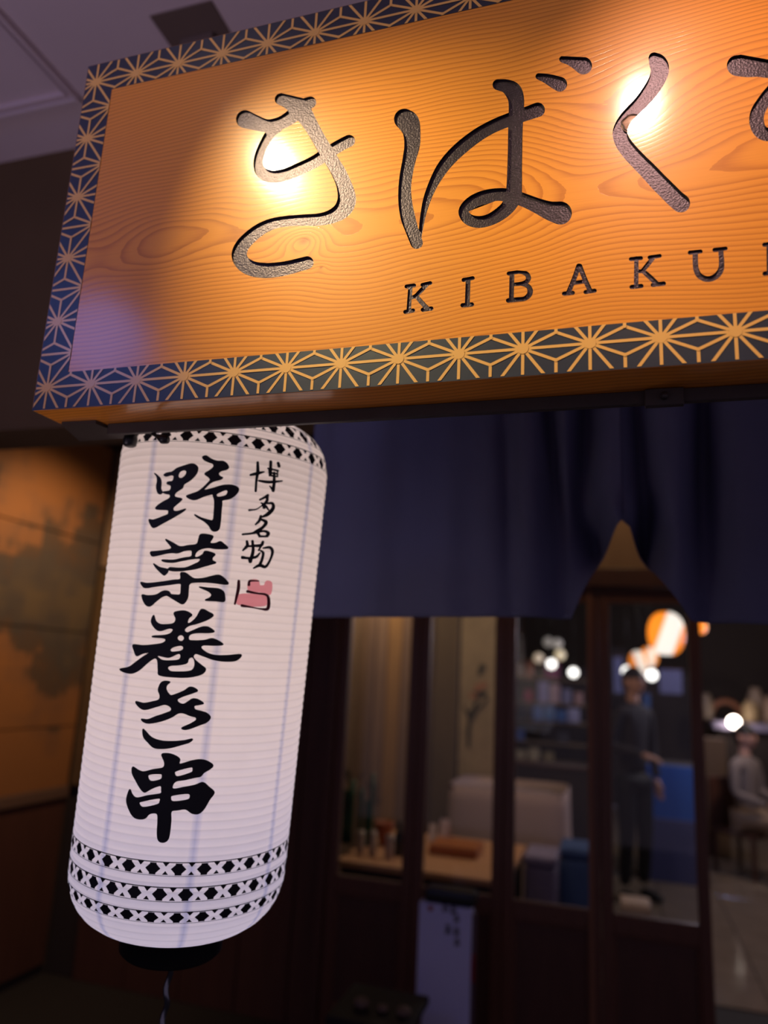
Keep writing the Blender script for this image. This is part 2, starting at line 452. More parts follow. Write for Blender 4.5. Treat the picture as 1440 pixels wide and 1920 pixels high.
box('cover_plate', -0.302, -0.138, 0.440, 0.600, CEIL_Z - 0.004, CEIL_Z + 0.001, M_FIX, fx, 0.001)
box('housing', -0.265, -0.175, 0.510, 0.590, CEIL_Z - 0.035, CEIL_Z - 0.004, M_FIX, fx, 0.004)
fasc = tag(box('wall_front', -2.6, 3.2, FASC_Y, FASC_Y + 0.16, 2.155, CEIL_Z + 0.12, M_FASCIA, bevel=0.002), kind='structure')
tag(box('ceiling.001', -2.2, 3.2, FASC_Y + 0.16, D + 0.05, 2.75, 2.85, M_BACKDARK, bevel=0), kind='structure')
# left side wall with copper and oxidised sheets
wl = tag(box('wall_left', LWX - 0.15, LWX - 0.012, -2.2, D + 0.1, 0, 3.1, M_BACKDARK, bevel=0), kind='structure')
for ya, yb in ((0.2, 1.10), (1.106, 1.88), (1.886, 2.694)):
    for za, zb in ((0.90, 1.200), (1.206, 1.69), (1.696, 2.190), (2.196, 2.75)):
        box('wall_panel', LWX - 0.012, LWX + random.uniform(0, 0.004), ya, yb, za, zb, M_PATINA, wl, 0.002)
    box('wainscot_panel', LWX - 0.012, LWX + 0.004, ya, yb, 0.05, 0.84, M_DARKWOOD, wl, 0.002)
box('wainscot_cap', LWX - 0.012, LWX + 0.02, 0.2, 2.694, 0.842, 0.898, mat('cap_wood', (0.14, 0.08, 0.055), 0.5), wl, 0.004)
# storefront wall left of the doors: upright boards
wb = tag(box('wall_back', LWX - 0.1, -0.575, D + 0.03, D + 0.12, 0, 2.75, M_BACKDARK, bevel=0), kind='structure')
M_OLIVE = mat('olive_plaster', (0.13, 0.075, 0.030), 0.8, noise=0.3, nscale=5)
xx = LWX
for i, w in enumerate((0.17, 0.30, 0.30, 0.30, 0.26, 0.145)):
    box('board', xx + 0.003, xx + w - 0.003, D + 0.005, D + 0.03, 0.9 if i == 0 else 0, 2.05, M_OLIVE if i == 0 else M_DARKWOOD, wb, 0.003); xx += w
box('post', -0.60, -0.565, D - 0.05, D + 0.03, 0, 1.99, M_DARKWOOD, wb, 0.004)
# lintel and plaster above the doors
wt = tag(box('wall_top', LWX, 3.2, D + 0.02, D + 0.12, 2.07, 2.75, M_TAN, bevel=0), kind='structure')
box('lintel', -0.6, 3.2, D - 0.05, D + 0.10, 1.985, 2.07, M_DARKWOOD, wt, 0.005)
# floors
fl = tag(box('floor', -2.6, 3.2, -2.2, D + 0.02, -0.1, 0.0, M_MAT, bevel=0), kind='structure')
fi = tag(box('floor.001', -2.6, 4.6, D + 0.02, 10.2, -0.1, -0.008, M_MAT, bevel=0), kind='structure')
tm = None
for i in range(7):
    for j in range(14):
        x0 = 0.55 + i * 0.45; y0 = 3.80 + j * 0.45
        if tm is None:
            t0 = box('tile', -0.222, 0.222, -0.222, 0.222, -0.008, 0.0, M_FLOOR, None, 0.002, 1); tm = t0.data; o = t0
        else:
            o = bpy.data.objects.new('tile', tm); COL.objects.link(o)
        o.parent = fi; o.location = (x0 + 0.225, y0 + 0.225, random.uniform(-0.0008, 0.0008))
# interior shell
tag(box('wall_far', -2.2, 4.6, 10.2, 10.3, 0, 2.75, M_BACKDARK, bevel=0), kind='structure')
tag(box('ceiling.002', -2.2, 4.6, D + 0.05, 10.3, 2.75, 2.85, M_BACKDARK, bevel=0), kind='structure')
tag(box('wall_left_inner', -2.3, -2.2, D + 0.1, 10.2, 0, 2.75, M_BACKDARK, bevel=0), kind='structure')
tag(box('wall_right', 4.5, 4.6, D + 0.1, 10.2, 0, 2.75, M_BACKDARK, bevel=0), kind='structure')

# ------------------------------------------------------------------ glazed doors
def glass_mat():
    m, nt, b = newmat('door_glass'); nt.nodes.remove(b)
    out = [n for n in nt.nodes if n.type == 'OUTPUT_MATERIAL'][0]
    t = nt.nodes.new('ShaderNodeBsdfTransparent'); t.inputs[0].default_value = (0.93, 0.95, 0.94, 1)
    g = nt.nodes.new('ShaderNodeBsdfGlossy'); g.inputs['Roughness'].default_value = 0.03
    fr = nt.nodes.new('ShaderNodeFresnel'); fr.inputs[0].default_value = 1.45
    ms = nt.nodes.new('ShaderNodeMixShader'); nt.links.new(fr.outputs[0], ms.inputs[0])
    nt.links.new(t.outputs[0], ms.inputs[1]); nt.links.new(g.outputs[0], ms.inputs[2]); nt.links.new(ms.outputs[0], out.inputs[0])
    return m
M_GLASS = glass_mat()
M_EDGE = mat('door_edge_wood', (0.24, 0.10, 0.05), 0.5, noise=0.3, nscale=5, stretch=(8, 8, 0.5))
edges = (-0.565, -0.1635, 0.2375, 0.645, 1.063)
for k in range(4):
    x0, x1 = edges[k] + 0.001, edges[k + 1] - 0.001; sw = 0.047; y0, y1 = D - 0.018, D + 0.018
    d = tag(empty('door_%d' % (k + 1), ((x0 + x1) / 2, D, 0)), kind='structure')
    box('stile', x0, x0 + sw, y0, y1, 0.01, 1.983, M_DOORWOOD, d, 0.004); box('stile', x1 - sw, x1, y0, y1, 0.01, 1.983, M_DOORWOOD, d, 0.004)
    for za, zb in ((0.01, 0.12), (0.575, 0.65), (1.915, 1.983)): box('rail', x0 + sw, x1 - sw, y0, y1, za, zb, M_DOORWOOD, d, 0.004)
    box('lower_panel', x0 + sw, x1 - sw, D - 0.004, D + 0.010, 0.12, 0.575, M_DARKWOOD, d, 0.002)
    for xa, xb, za, zb in ((x0 + sw, x1 - sw, 0.12, 0.132), (x0 + sw, x1 - sw, 0.563, 0.575), (x0 + sw, x0 + sw + 0.012, 0.132, 0.563), (x1 - sw - 0.012, x1 - sw, 0.132, 0.563)):
        box('moulding', xa, xb, D - 0.012, D - 0.004, za, zb, M_DOORWOOD, d, 0.002, 1)
    box('pane', x0 + sw, x1 - sw, D - 0.003, D + 0.003, 0.65, 1.915, M_GLASS, d, 0)
    if k == 2: box('edge_strip', x1 - sw - 0.001, x1 - sw + 0.018, y0 - 0.006, y0 + 0.002, 0.01, 1.983, M_EDGE, d, 0.002)

# ------------------------------------------------------------------ hanging board
BX0, BX1, BZ0, BZ1, BT = -0.020, 1.350, 1.8705, 2.4175, 0.072
IX0, IX1, IZ0, IZ1 = 0.030, 1.300, 1.9225, 2.366
board = empty('hanging_sign_board', (0.665, 0.036, BZ0), 'wide glossy cedar board with carved black characters and navy star-patterned border', 'sign')
big = {
 'ki': dict(org=(420, 140), sc=3.789, strokes=[
   [(150,316,62),(205,335,54),(300,362,44),(385,350,44),(455,315,46),(520,265,50),(575,215,44),(613,197,40)],
   [(402,174,39),(442,180,51),(492,200,64),(545,250,66),(600,330,53),(655,425,47),(710,520,48),(765,610,48),(812,690,50),(848,770,52),(870,850,60),(868,910,64),(835,965,58),(770,1005,48),(680,1028,42),(560,1033,38),(450,1040,36),(350,1058,38),(265,1095,42),(190,1150,45),(130,1215,48),(108,1280,52),(135,1340,52),(200,1378,52),(290,1391,52),(380,1385,50),(470,1368,47),(545,1348,45),(590,1336,44)],
   [(380,375,34),(325,425,32),(280,500,30),(250,580,31),(245,650,33),(275,702,40),(340,724,42),(430,712,42),(530,672,42),(640,620,42),(740,555,42),(820,505,41),(888,470,41)]]),
 'ba': dict(org=(720, 80), sc=3.6, strokes=[
   [(138,516,68),(165,540,72),(186,600,58),(190,690,51),(170,790,43),(150,890,41),(140,990,41),(145,1090,45),(163,1185,47),(190,1270,42),(220,1350,40)],
   [(243,1310,9),(250,1250,12),(265,1160,17),(290,1060,24),(330,960,30),(385,860,38),(448,780,42),(530,702,44),(635,622,43),(740,563,42),(845,520,43),(940,487,44),(1037,453,47)],
   [(770,284,35),(825,294,44),(870,325,56),(892,385,52),(892,470,48),(887,590,47),(885,720,47),(882,850,48),(880,950,50),(872,1040,52),(835,1110,46),(770,1165,42),(700,1200,38),(630,1210,38),(570,1192,36),(538,1148,33),(555,1105,33),(610,1062,36),(690,1035,40),(780,1025,41),(860,1035,44),(950,1065,44),(1040,1103,50),(1120,1135,62),(1190,1150,76)],
   [(1045,228,20),(1090,240,29),(1140,260,40),(1186,280,48)],
   [(1205,112,20),(1255,122,30),(1305,138,44),(1345,155,57)]]),
 'ku': dict(org=(1060, 0), sc=3.789, strokes=[
   [(632,412,38),(660,450,62),(672,500,62),(650,570,56),(600,650,52),(540,725,47),(480,785,44),(430,840,43),(398,895,45),(388,950,50),(408,1010,54),(455,1075,57),(520,1145,58),(590,1215,60),(655,1285,62),(720,1350,63),(780,1410,63),(820,1443,64)]]),
 'ro': dict(org=(1060, 0), sc=3.789, strokes=[
   [(1222,466,72),(1290,468,78),(1370,480,64),(1440,492,60),(1530,500,58),(1600,510,56)],
   [(1600,510,50),(1540,580,46),(1470,645,44),(1410,720,44),(1366,800,48),(1360,870,50),(1385,930,48),(1440,955,46),(1520,930,44),(1620,900,44)]]),
}
small = {
 'k': dict(org=(740, 440), sc=4.114, strokes=[
   [(122,398,15),(115,490,15),(108,588,15)], [(92,400,14),(150,391,13)], [(82,596,14),(142,585,14)],
   [(135,485,12),(165,470,14),(205,430,15),(245,388,15)], [(214,387,13),(275,373,13)], [(168,476,15),(210,525,16),(255,572,16)], [(218,579,15),(282,570,15)]]),
 'i': dict(org=(740, 440), sc=4.114, strokes=[[(567,345,17),(560,540,17)], [(532,349,14),(603,335,13)], [(524,545,15),(596,539,15)]]),
 'b': dict(org=(740, 440), sc=4.114, strokes=[
   [(905,308,17),(900,498,17)], [(880,300,14),(960,288,13),(1010,298,17),(1032,330,18),(1018,362,16),(975,378,14),(910,385,12)],
   [(975,378,14),(1025,395,16),(1045,430,20),(1035,468,19),(1000,494,16),(950,500,16),(876,508,16)]]),
 'a': dict(org=(0, 0), sc=1.0, strokes=[
   [(1085,499,4.3),(1076,524,4.0),(1066,548,4.0)], [(1057.5,550.6,3.5),(1074,549,3.5)], [(1087,499,4.3),(1096,522,4.2),(1106,544,4.2)],
   [(1098,547.6,3.5),(1115,545,3.5)], [(1074,531,3.2),(1099,527,3.2)]]),
 'k2': dict(org=(1090, 420), sc=4.114, strokes=[
   [(425,266,15),(423,480,16)], [(383,271,14),(460,263,14)], [(388,486,15),(463,478,15)],
   [(440,365,13),(470,360,14),(510,315,16),(550,265,15)], [(527,258,14),(605,246,13)], [(480,366,16),(535,415,18),(585,463,17)], [(552,470,15),(636,459,15)]]),
 'u': dict(org=(1090, 420), sc=4.114, strokes=[
   [(838,221,15),(920,212,14)], [(1028,200,15),(1114,189,13)],
   [(879,230,19),(880,300,19),(886,350,20),(908,395,21),(955,422,21),(1005,420,21),(1052,390,22),(1078,345,21),(1082,290,19),(1076,210,18)]]),
 'r': dict(org=(1090, 420), sc=4.114, strokes=[[(1412,160,15),(1475,150,14)], [(1447,160,18),(1450,375,18)], [(1414,383,15),(1480,374,15)]]),
}
def rounded_rect(x0, x1, z0, z1, r, n=4):
    P = []
    for cx, cz, a0 in ((x1 - r, z1 - r, 0), (x0 + r, z1 - r, 90), (x0 + r, z0 + r, 180), (x1 - r, z0 + r, 270)):
        for k in range(n + 1):
            a = math.radians(a0 + 90 * k / n); P.append((cx + r * math.cos(a), cz + r * math.sin(a)))
    return P
holes = []; islands = []; carved = []
for dct, depth, nm in ((big, 0.0030, 'carved_character'), (small, 0.0018, 'carved_letter')):
    for key, g in dct.items():
        G = Glyph(step=1.0 if dct is big else 0.5, grow=0.6 if dct is big else 0.45, **g)
        lps = G.loops(); big_a = max(lps, key=lambda p: abs(area(p))); sgn = area(big_a) > 0
        outer = [l for l in lps if (area(l) > 0) == sgn and abs(area(l)) > 4]; inner = [l for l in lps if (area(l) > 0) != sgn and abs(area(l)) > 4]
        om = [[mapS(p) for p in l] for l in outer]; im = [[mapS(p) for p in l] for l in inner]
        holes += om; islands += im
        carved.append((nm, depth, om, im, G))
outl = rounded_rect(BX0, BX1, BZ0, BZ1, 0.004)
V = []; Fc = []
def face_with_holes(loops, y, V, Fc):
    from mathutils.geometry import delaunay_2d_cdt
    pts = []; eds = []
    for l in loops:
        b0 = len(pts); n = len(l)
        pts += [Vector((p[0] * 1000, p[1] * 1000)) for p in l]; eds += [(b0 + i, b0 + (i + 1) % n) for i in range(n)]
    vo, eo, fo, _, _, _ = delaunay_2d_cdt(pts, eds, [], 0, 1e-5)
    A = np.array([[p.x, p.y] for p in vo]); T = np.array(fo); Cn = A[T].mean(1)
    P0 = np.array([[pts[a].x, pts[a].y] for a, b in eds]); P1 = np.array([[pts[b].x, pts[b].y] for a, b in eds])
    odd = np.zeros(len(Cn), bool)
    for (ax, ay), (bx, by) in zip(P0, P1):
        if ay == by: continue
        c = (ay > Cn[:, 1]) != (by > Cn[:, 1])
        odd ^= c & (Cn[:, 0] < (bx - ax) * (Cn[:, 1] - ay) / (by - ay) + ax)
    base = len(V); V += [(p[0] / 1000, y, p[1] / 1000) for p in A]
    for t, k in zip(T, odd):
        if not k: continue
        a, b, c = A[t[0]], A[t[1]], A[t[2]]
        cr = (b[0] - a[0]) * (c[1] - a[1]) - (b[1] - a[1]) * (c[0] - a[0])
        Fc.append(tuple(base + int(i) for i in (t if cr > 0 else t[::-1])))
face_with_holes([outl] + holes + islands, 0.0, V, Fc)
n = len(outl); b0 = len(V)
V += [(p[0], 0.0, p[1]) for p in outl] + [(p[0], BT, p[1]) for p in outl]
for i in range(n): Fc.append((b0 + i, b0 + (i + 1) % n, b0 + n + (i + 1) % n, b0 + n + i)[::-1])
Fc.append(tuple(b0 + n + i for i in range(n))[::-1])
mesh('plank', V, Fc, M_CEDAR, board)
for nm, depth, om, im, G in carved:
    V = []; Fc = []
    cv, cf = G.cells()
    V = [(*((lambda q: (q[0], depth, q[1]))(mapS(p))),) for p in cv]; Fc = list(cf)
    for l in om + im:
        b0 = len(V); n = len(l)
        V += [(p[0], 0.00005, p[1]) for p in l] + [(p[0], depth, p[1]) for p in l]
        for i in range(n): Fc.append((b0 + i, b0 + (i + 1) % n, b0 + n + (i + 1) % n, b0 + n + i))
    mesh(nm, V, Fc, M_CARVE, board)
# knot showing through the paint of the third character
kc = at(1187, 228, 0.0); ring = []
M_KNOT = mat('knot_wood', (0.50, 0.28, 0.22), 0.3, noise=0.6, nscale=300, coat=1.0, coatr=0.15)
M_KNOTR = mat('knot_rim', (0.06, 0.03, 0.03), 0.5)
kv = [(kc.x + 0.013 * math.cos(a) , 0.0026, kc.z + 0.0115 * math.sin(a)) for a in [2 * math.pi * i / 28 for i in range(28)]]
kv2 = [(kc.x + 0.010 * math.cos(a), 0.0012, kc.z + 0.0085 * math.sin(a)) for a in [2 * math.pi * i / 28 for i in range(28)]]
ko = mesh('knot', kv + kv2 + [(kc.x, 0.0009, kc.z)], [(i, (i + 1) % 28, 28 + (i + 1) % 28, 28 + i) for i in range(28)] + [(28 + i, 28 + (i + 1) % 28, 56) for i in range(28)], M_KNOT, board, True)
tube('knot_rim', [(kc.x + (0.0118 + 0.0012 * math.sin(5 * a)) * math.cos(a), 0.0008, kc.z + (0.0100 + 0.0008 * math.cos(3 * a)) * math.sin(a)) for a in [2 * math.pi * i / 30 for i in range(31)]], 0.0007, M_KNOTR, ko, 5)

# navy border and its line pattern
V = []; Fc = []
def quad(V, Fc, pts, y):
    b = len(V); y -= 0.00003 * ((b // 4) % 9); V += [(p[0], y, p[1]) for p in pts]; Fc.append(tuple(range(b, b + len(pts))))
e = 0.0006
bands = [(BX0 + e, IX0, BZ0 + e, BZ1 - e), (IX1, BX1 - e, BZ0 + e, BZ1 - e), (IX0, IX1, BZ0 + e, IZ0), (IX0, IX1, IZ1, BZ1 - e)]
for x0, x1, z0, z1 in bands:
    b0 = len(V)
    V += [(x0, -0.0004, z0), (x1, -0.0004, z0), (x1, -0.0004, z1), (x0, -0.0004, z1), (x0, 0.0001, z0), (x1, 0.0001, z0), (x1, 0.0001, z1), (x0, 0.0001, z1)]
    Fc += [(b0, b0 + 1, b0 + 2, b0 + 3), (b0, b0 + 4, b0 + 5, b0 + 1), (b0 + 1, b0 + 5, b0 + 6, b0 + 2), (b0 + 2, b0 + 6, b0 + 7, b0 + 3), (b0 + 3, b0 + 7, b0 + 4, b0)]
mesh('border_band', V, Fc, M_NAVY, board)
LL = 0.07; VV = 0.07 * math.sqrt(3) * 0.79466; Z0 = 1.9025
segs = set()
def sg(a, b): segs.add((tuple(round(v, 6) for v in a), tuple(round(v, 6) for v in b)))
for j in range(-3, 14):
    for i in range(-2, 22):
        p = (i * LL + (LL / 2 if j % 2 else 0), Z0 + j * VV / 2)
        q1 = (p[0] + LL, p[1]); q2 = (p[0] + LL / 2, p[1] + VV / 2); q3 = (p[0] - LL / 2, p[1] + VV / 2)
        for q in (q1, q2, q3): sg(p, q)
        c = (p[0] + LL / 2, p[1] + VV / 6)
        for q in (p, q1, q2): sg(c, q)
        c = (p[0], p[1] + VV / 3)
        for q in (p, q2, q3): sg(c, q)
def clip_poly(P, x0, x1, z0, z1):
    for ax, lim, s in ((0, x0, 1), (0, x1, -1), (1, z0, 1), (1, z1, -1)):
        out = []
        for k in range(len(P)):
            a, b = P[k - 1], P[k]; fa = s * (a[ax] - lim); fb = s * (b[ax] - lim)
            if (fa >= 0) != (fb >= 0):
                t = fa / (fa - fb); out.append((a[0] + (b[0] - a[0]) * t, a[1] + (b[1] - a[1]) * t))
            if fb >= 0: out.append(b)
        P = out
        if len(P) < 3: return None
    return P
V = []; Fc = []; hw = 0.0017
for a, b in segs:
    ex, ez = b[0] - a[0], b[1] - a[1]; Ln = math.hypot(ex, ez); ux, uz = ex / Ln, ez / Ln
    P = [(a[0] - uz * hw - ux * hw * .5, a[1] + ux * hw - uz * hw * .5), (b[0] - uz * hw + ux * hw * .5, b[1] + ux * hw + uz * hw * .5),
         (b[0] + uz * hw + ux * hw * .5, b[1] - ux * hw + uz * hw * .5), (a[0] + uz * hw - ux * hw * .5, a[1] - ux * hw - uz * hw * .5)]
    for bd in ((BX0 + .002, IX0, BZ0 + .002, BZ1 - .002), (IX1, BX1 - .002, BZ0 + .002, BZ1 - .002), (IX0, IX1, BZ0 + .002, IZ0), (IX0, IX1, IZ1, BZ1 - .002)):
        Q = clip_poly(P, *bd)
        if Q: quad(V, Fc, Q[::-1], -0.0007)
for j in range(-3, 14):
    for i in range(-2, 22):
        c = (i * LL + (LL / 2 if j % 2 else 0), Z0 + j * VV / 2)
        P = [(c[0] + 0.0062 * math.cos(t * math.pi / 6), c[1] + 0.0062 * math.sin(t * math.pi / 6)) for t in range(12)]
        for bd in ((BX0 + .002, IX0, BZ0 + .002, BZ1 - .002), (IX1, BX1 - .002, BZ0 + .002, BZ1 - .002), (IX0, IX1, BZ0 + .002, IZ0), (IX0, IX1, IZ1, BZ1 - .002)):
            Q = clip_poly(P, *bd)
            if Q: quad(V, Fc, Q, -0.0010)
        for c in ((c[0] + LL / 2, c[1] + VV / 6), (c[0], c[1] + VV / 3)):
            P = [(c[0] + 0.0021 * math.cos(t * math.pi / 4), c[1] + 0.0021 * math.sin(t * math.pi / 4)) for t in range(8)]
            for bd in ((BX0 + .002, IX0, BZ0 + .002, BZ1 - .002), (IX1, BX1 - .002, BZ0 + .002, BZ1 - .002), (IX0, IX1, BZ0 + .002, IZ0), (IX0, IX1, IZ1, BZ1 - .002)):
                Q = clip_poly(P, *bd)
                if Q: quad(V, Fc, Q, -0.0010)
mesh('border_line_pattern', V, Fc, M_LINE, board)
# steel rail under the board, end plate, clamp knob and lever
rl = box('steel_rail', 0.055, BX1 - 0.01, 0.060, 0.068, BZ0 - 0.016, BZ0 - 0.0004, M_STEEL, board, 0.0008, 1)
box('rail_flange', 0.055, BX1 - 0.01, 0.066, 0.079, BZ0 - 0.004, BZ0 - 0.0005, M_STEEL, board, 0.0008, 1)
ep = [at(117, 790, 0.0)]
pl = [atz(x, y, BZ0 - 0.0005) for x, y in ((116, 791), (180, 788), (202, 798), (255, 796), (262, 815), (150, 822))]
b = [(p.x, p.y, BZ0 - 0.0005) for p in pl]; b2 = [(p.x, p.y, BZ0 - 0.005) for p in pl]; k = len(b)
mesh('end_plate', b + b2, [tuple(range(k)), tuple(range(2 * k - 1, k - 1, -1))] + [(i, i + k, (i + 1) % k + k, (i + 1) % k) for i in range(k)], M_STEEL, board)
kp = atz(246, 812, BZ0 - 0.006)
knob = lathe('clamp_knob', [(0.004, 0.0), (0.005, -0.004), (0.009, -0.006), (0.010, -0.012), (0.009, -0.020), (0.006, -0.022)], M_BLACK, board, (kp.x, kp.y, BZ0 - 0.004), 12)
la = at(262, 800, kp.y - 0.005); lb = at(306, 824, kp.y - 0.03)
tube('clamp_lever', [la, la.lerp(lb, .5), lb], [0.0022, 0.0024, 0.0028], M_BLACK, board, 8)
lc = at(313, 824, lb.y); tube('lever_grip', [lb - (lb - la) * .25, lb, lb + (lc - lb) * 1.2], [0.003, 0.0062, 0.0055], M_BLACK, board, 10)
for x, y, w in ((1245, 770, 0.02),):
    p = at(x, y, 0.062); box('rail_bracket', p.x - w, p.x + w, 0.052, 0.060, BZ0 - 0.022, BZ0 - 0.002, M_STEEL, board, 0.001, 1)
    tube('bracket_bolt', [(p.x, 0.052, BZ0 - 0.012), (p.x, 0.046, BZ0 - 0.012)], 0.004, M_STEEL, board, 8)
# suspension rods above the picture
for x in (0.62, 1.15):
    tube('suspension_rod', [(x, 0.04, BZ1 - 0.01), (x, 0.04, CEIL_Z)], 0.006, M_STEEL, board, 10)
tube('hanger_bar', [(0.13, BT - 0.002, 2.06), (0.13, 0.245, 2.06)], 0.005, M_STEEL, board, 8)
# two arm lamps on top of the board
def arm_lamp(base, head, aim, power, col, label, spot):
    root = empty('arm_lamp', base, label, 'lamp', 'arm lamps lighting the board')
    hd = Vector(head); bs = Vector(base); a = (Vector(aim) - hd).normalized()
    box('clamp_foot', bs.x - 0.02, bs.x + 0.02, bs.y - 0.02, bs.y + 0.02, bs.z, bs.z + 0.012, M_STEEL, root, 0.002)
    back = hd - a * 0.05
    tube('arm', [bs + Vector((0, 0, 0.01)), bs + Vector((0, -0.01, 0.10)), (bs + back) / 2 + Vector((0, 0, 0.12)), back + Vector((0, 0.01, 0.04)), back], 0.005, M_STEEL, root, 8)
    rm = hd - a * 0.012
    tube('shade', [back, back.lerp(rm, .3), rm], [0.012, 0.020, 0.021], M_STEEL, root, 16)
    blb = sphere('bulb', hd, 0.017, mat('bulb_glow', (1, 1, 1), emit=(1.0, 0.84, 0.78), estr=95.0), root)
    l = lamp('lamp_light', 'SPOT', hd + a * 0.016, power, col, 0.012, aim, spot, 1.0)
    l.parent = root; l.location = hd + a * 0.016 - bs
    return root
arm_lamp((0.47, 0.036, BZ1), (0.0695, -0.4174, 2.559), (0.57, 0, 1.90), 54.0, (1.0, 0.86, 0.44), 'left arm lamp clamped on top of the cedar board', 60)
arm_lamp((0.90, 0.036, BZ1), (0.7715, -0.4171, 2.548), (0.86, 0, 2.09), 19.0, (1.0, 0.68, 0.48), 'right arm lamp clamped on top of the cedar board', 62)

# ------------------------------------------------------------------ paper lantern
LC = Vector((0.124, 0.262, 1.56))
tilt = Matrix.Rotation(math.radians(4.5), 4, Vector((-0.86, -0.51, 0)).normalized()) 
lean = Matrix.Rotation(math.radians(1.0), 4, Vector((0.51, -0.86, 0)).normalized())
# make sure the top comes towards the viewer
dirv = Vector((CAM.x - LC.x, CAM.y - LC.y, 0)).normalized()
TI = math.radians(4.5)
rm_ = Matrix.Rotation(TI, 4, Vector((0, 0, 1)).cross(dirv))
rside = Vector((0.86, 0.51, 0))
rm2 = Matrix.Rotation(math.radians(0.8), 4, Vector((0, 0, 1)).cross(rside))
LROT = (rm2 @ rm_).to_3x3()
lant = empty('paper_lantern', LC, 'tall white paper lantern with black brushed writing hanging below the board', 'lantern')
lant.rotation_euler = LROT.to_euler()
RL = 0.1545; ZB, ZT = -0.368, 0.366
def lr(z):
    r = RL * (1 + 0.020 * z / 0.3)
    h = 0.078
    for zz in ((z - ZB), (ZT - z)):
        if zz < h:
            t = 1 - max(0.0, zz) / h
            r -= 0.066 * (1 - math.sqrt(max(0.0, 1 - t ** 2.2)))
    return r
prof = []; nz = 420
for i in range(nz + 1):
    z = ZB + (ZT - ZB) * i / nz
    f = (z / RIB) % 1.0
    prof.append((lr(z) + 0.0010 * math.sin(math.pi * f), z))
def lathe_local(name, prof, m, parent, n, smooth=True, caps=True):
    V = []; Fc = []
    for r, z in prof:
        for k in range(n):
            a = 2 * math.pi * k / n; V.append((r * math.cos(a), r * math.sin(a), z))
    for i in range(len(prof) - 1):
        for k in range(n):
            k2 = (k + 1) % n; Fc.append((i * n + k, i * n + k2, (i + 1) * n + k2, (i + 1) * n + k))
    if caps: Fc.append(tuple(range(n))[::-1]); Fc.append(tuple((len(prof) - 1) * n + k for k in range(n)))
    return mesh(name, V, Fc, m, parent, smooth, world=False)
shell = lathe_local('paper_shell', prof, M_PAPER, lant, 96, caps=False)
lathe_local('bottom_ring', [(0.020, ZB - 0.042), (0.068, ZB - 0.042), (0.072, ZB - 0.038), (0.074, ZB + 0.004), (0.096, ZB + 0.006), (0.096, ZB - 0.002), (0.076, ZB - 0.004)][::1], M_BLACK, lant, 48)
lathe_local('top_ring', [(0.096, ZT - 0.004), (0.096, ZT + 0.004), (0.074, ZT + 0.006), (0.072, ZT + 0.024), (0.02, ZT + 0.026)], M_BLACK, lant, 48)
# tassel cord below
pts = []; 
for i in range(40):
    a = i * 0.9; pts.append((0.002 + 0.0022 * math.cos(a), 0.0022 * math.sin(a), ZB - 0.028 - i * 0.006))
def tube_local(name, pts, rad, m, parent, n=8):
    o = tube(name, [Vector(p) for p in pts], rad, m, None, n); o.parent = parent; return o
tube_local('hanging_chain', pts, 0.0042, mat('chain_metal', (0.25, 0.27, 0.32), 0.25, metal=0.9), lant, 8)
tube_local('suspension_cord', [(0, 0, ZT + 0.02), (0, 0, ZT + 0.08), (0, 0, ZT + 0.13)], 0.003, M_BLACK, lant)
# lamps inside the lantern
for i in range(6):
    z = ZB + 0.07 + i * 0.12
    col = (0.50, 0.60, 1.0) if i == 0 else ((0.86, 0.82, 1.0) if i == 1 else (1.0, 0.90, 0.86))
    l = lamp('lantern_bulb_light', 'POINT', (0, 0, z), (1.35, 1.1, 1.05, 1.0, 1.0, 1.0)[i] * 0.31, col, 0.02); l.parent = lant
def mapL(p, off=0.0016):
    """photo point on to the lantern skin, in the lantern's own frame"""
    o = LROT.transposed() @ (CAM - LC); d = (LROT.transposed() @ ray(p[0], p[1])).normalized()
    t = 0.9
    a2 = d.x * d.x + d.y * d.y
    r = RL
    for _ in range(12):
        bq = o.x * d.x + o.y * d.y; cq = o.x ** 2 + o.y ** 2 - r * r
        disc = max(0.0, bq * bq - a2 * cq)
        t = (-bq - math.sqrt(disc)) / a2
        q = o + d * t; r = lr(max(ZB, min(ZT, q.z)))
    rr = math.hypot(q.x, q.y); s = (r + off) / rr
    return (q.x * s, q.y * s, q.z)
def ink(name, m=None, step=1.5, off=0.0016, **g):
    G = Glyph(step=step, **g); V, Fc = G.cells()
    return mesh(name, [mapL(p, off) for p in V], [f[::-1] for f in Fc], m or M_INK, lant, world=False)
